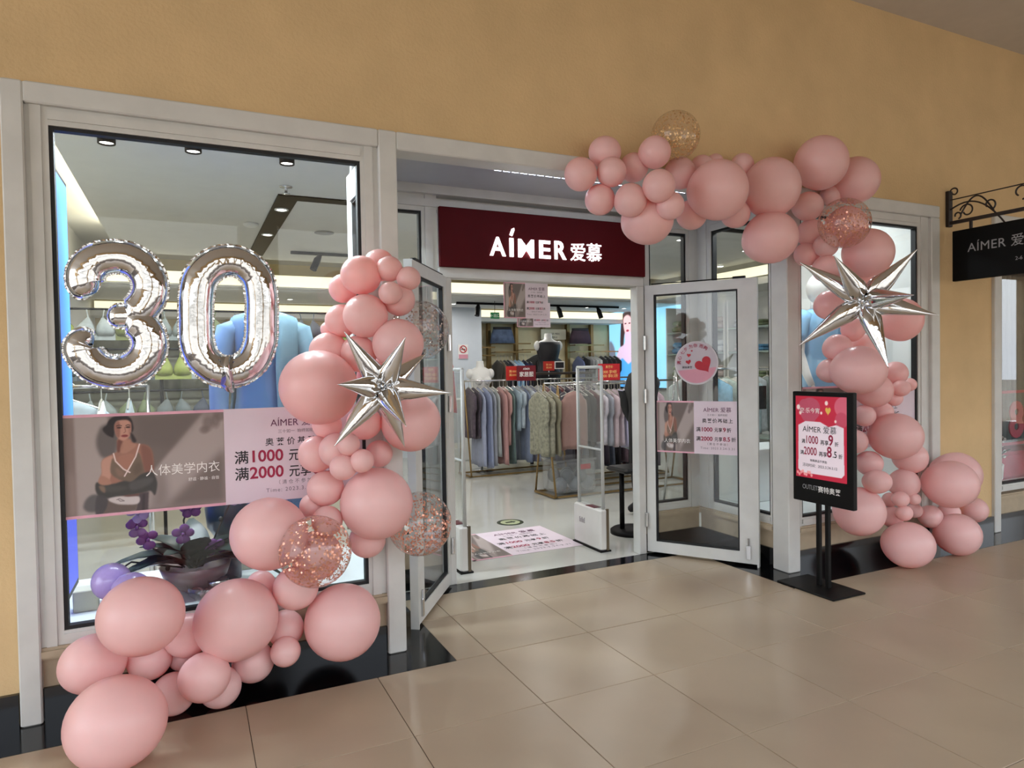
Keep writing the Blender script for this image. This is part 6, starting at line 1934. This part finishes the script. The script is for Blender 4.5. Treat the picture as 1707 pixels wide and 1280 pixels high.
R_ = [(0.13, 0.15), (0.13, 0.14), (0.14, 0.15), (0.11, 0.12), (0.055, 0.055), (0.085, 0.085), (0.07, 0.07), (0.05, 0.05), (0.085, 0.085), (0.07, 0.07), (0.05, 0.05),
      (0.095, 0.095), (0.07, 0.07), (0.05, 0.05), (0.042, 0.042), (0.095, 0.095), (0.07, 0.07), (0.05, 0.05), (0.042, 0.042)]
skin('body', V, E_, R_, mat('black clothing', (20, 19, 20), 0.8, var=0.2, vscale=12), person)
m_skin = mat('skin', (196, 148, 122), 0.55, var=0.06)
hd = MB().ball((x_ - 0.02, y_, 1.60), 0.085, 0.075, 0.115, 20, 14)
hd.ball((x_ - 0.105, y_, 1.59), 0.018, 0.014, 0.024, 8, 6)
for s in (-1, 1):
    hd.ball((x_ - 0.005, y_ + s * 0.076, 1.595), 0.018, 0.012, 0.03, 8, 6)
hd.build('head', m_skin, person, True)
MB().ball((x_ + 0.01, y_, 1.635), 0.093, 0.085, 0.10, 18, 12).build('hair', m_ink, person, True)
fc = MB()
for s in (-1, 1):
    fc.ball((x_ - 0.096, y_ + s * 0.028, 1.615), 0.006, 0.012, 0.006, 8, 5)
fc.build('eyes', m_ink, person, True)
MB().ball((x_ - 0.095, y_, 1.545), 0.008, 0.022, 0.007, 8, 5).build('mouth', m_hred, person, True)
for s, yy in ((-1, y_ - 0.2), (1, y_ + 0.19)):
    hx, hzz = x_ + 0.12, 0.86
    vv = [(hx, yy, hzz), (hx - 0.05, yy, hzz - 0.02)]
    ee = [(0, 1)]
    rr2 = [(0.026, 0.026), (0.032, 0.022)]
    for k in range(4):
        b_ = len(vv)
        dy = (k - 1.5) * 0.018
        vv += [(hx - 0.075, yy + dy, hzz - 0.03), (hx - 0.105, yy + dy * 1.05, hzz - 0.05 - 0.004 * abs(k - 1)), (hx - 0.115, yy + dy, hzz - 0.075)]
        ee += [(1, b_), (b_, b_ + 1), (b_ + 1, b_ + 2)]
        rr2 += [(0.009, 0.009), (0.008, 0.008), (0.007, 0.007)]
    b_ = len(vv)
    vv += [(hx - 0.04, yy + s * -0.035, hzz - 0.03), (hx - 0.07, yy + s * -0.045, hzz - 0.05)]
    ee += [(0, b_), (b_, b_ + 1)]
    rr2 += [(0.011, 0.011), (0.009, 0.009)]
    skin('hand', vv, ee, rr2, m_skin, person)

flush_texts()
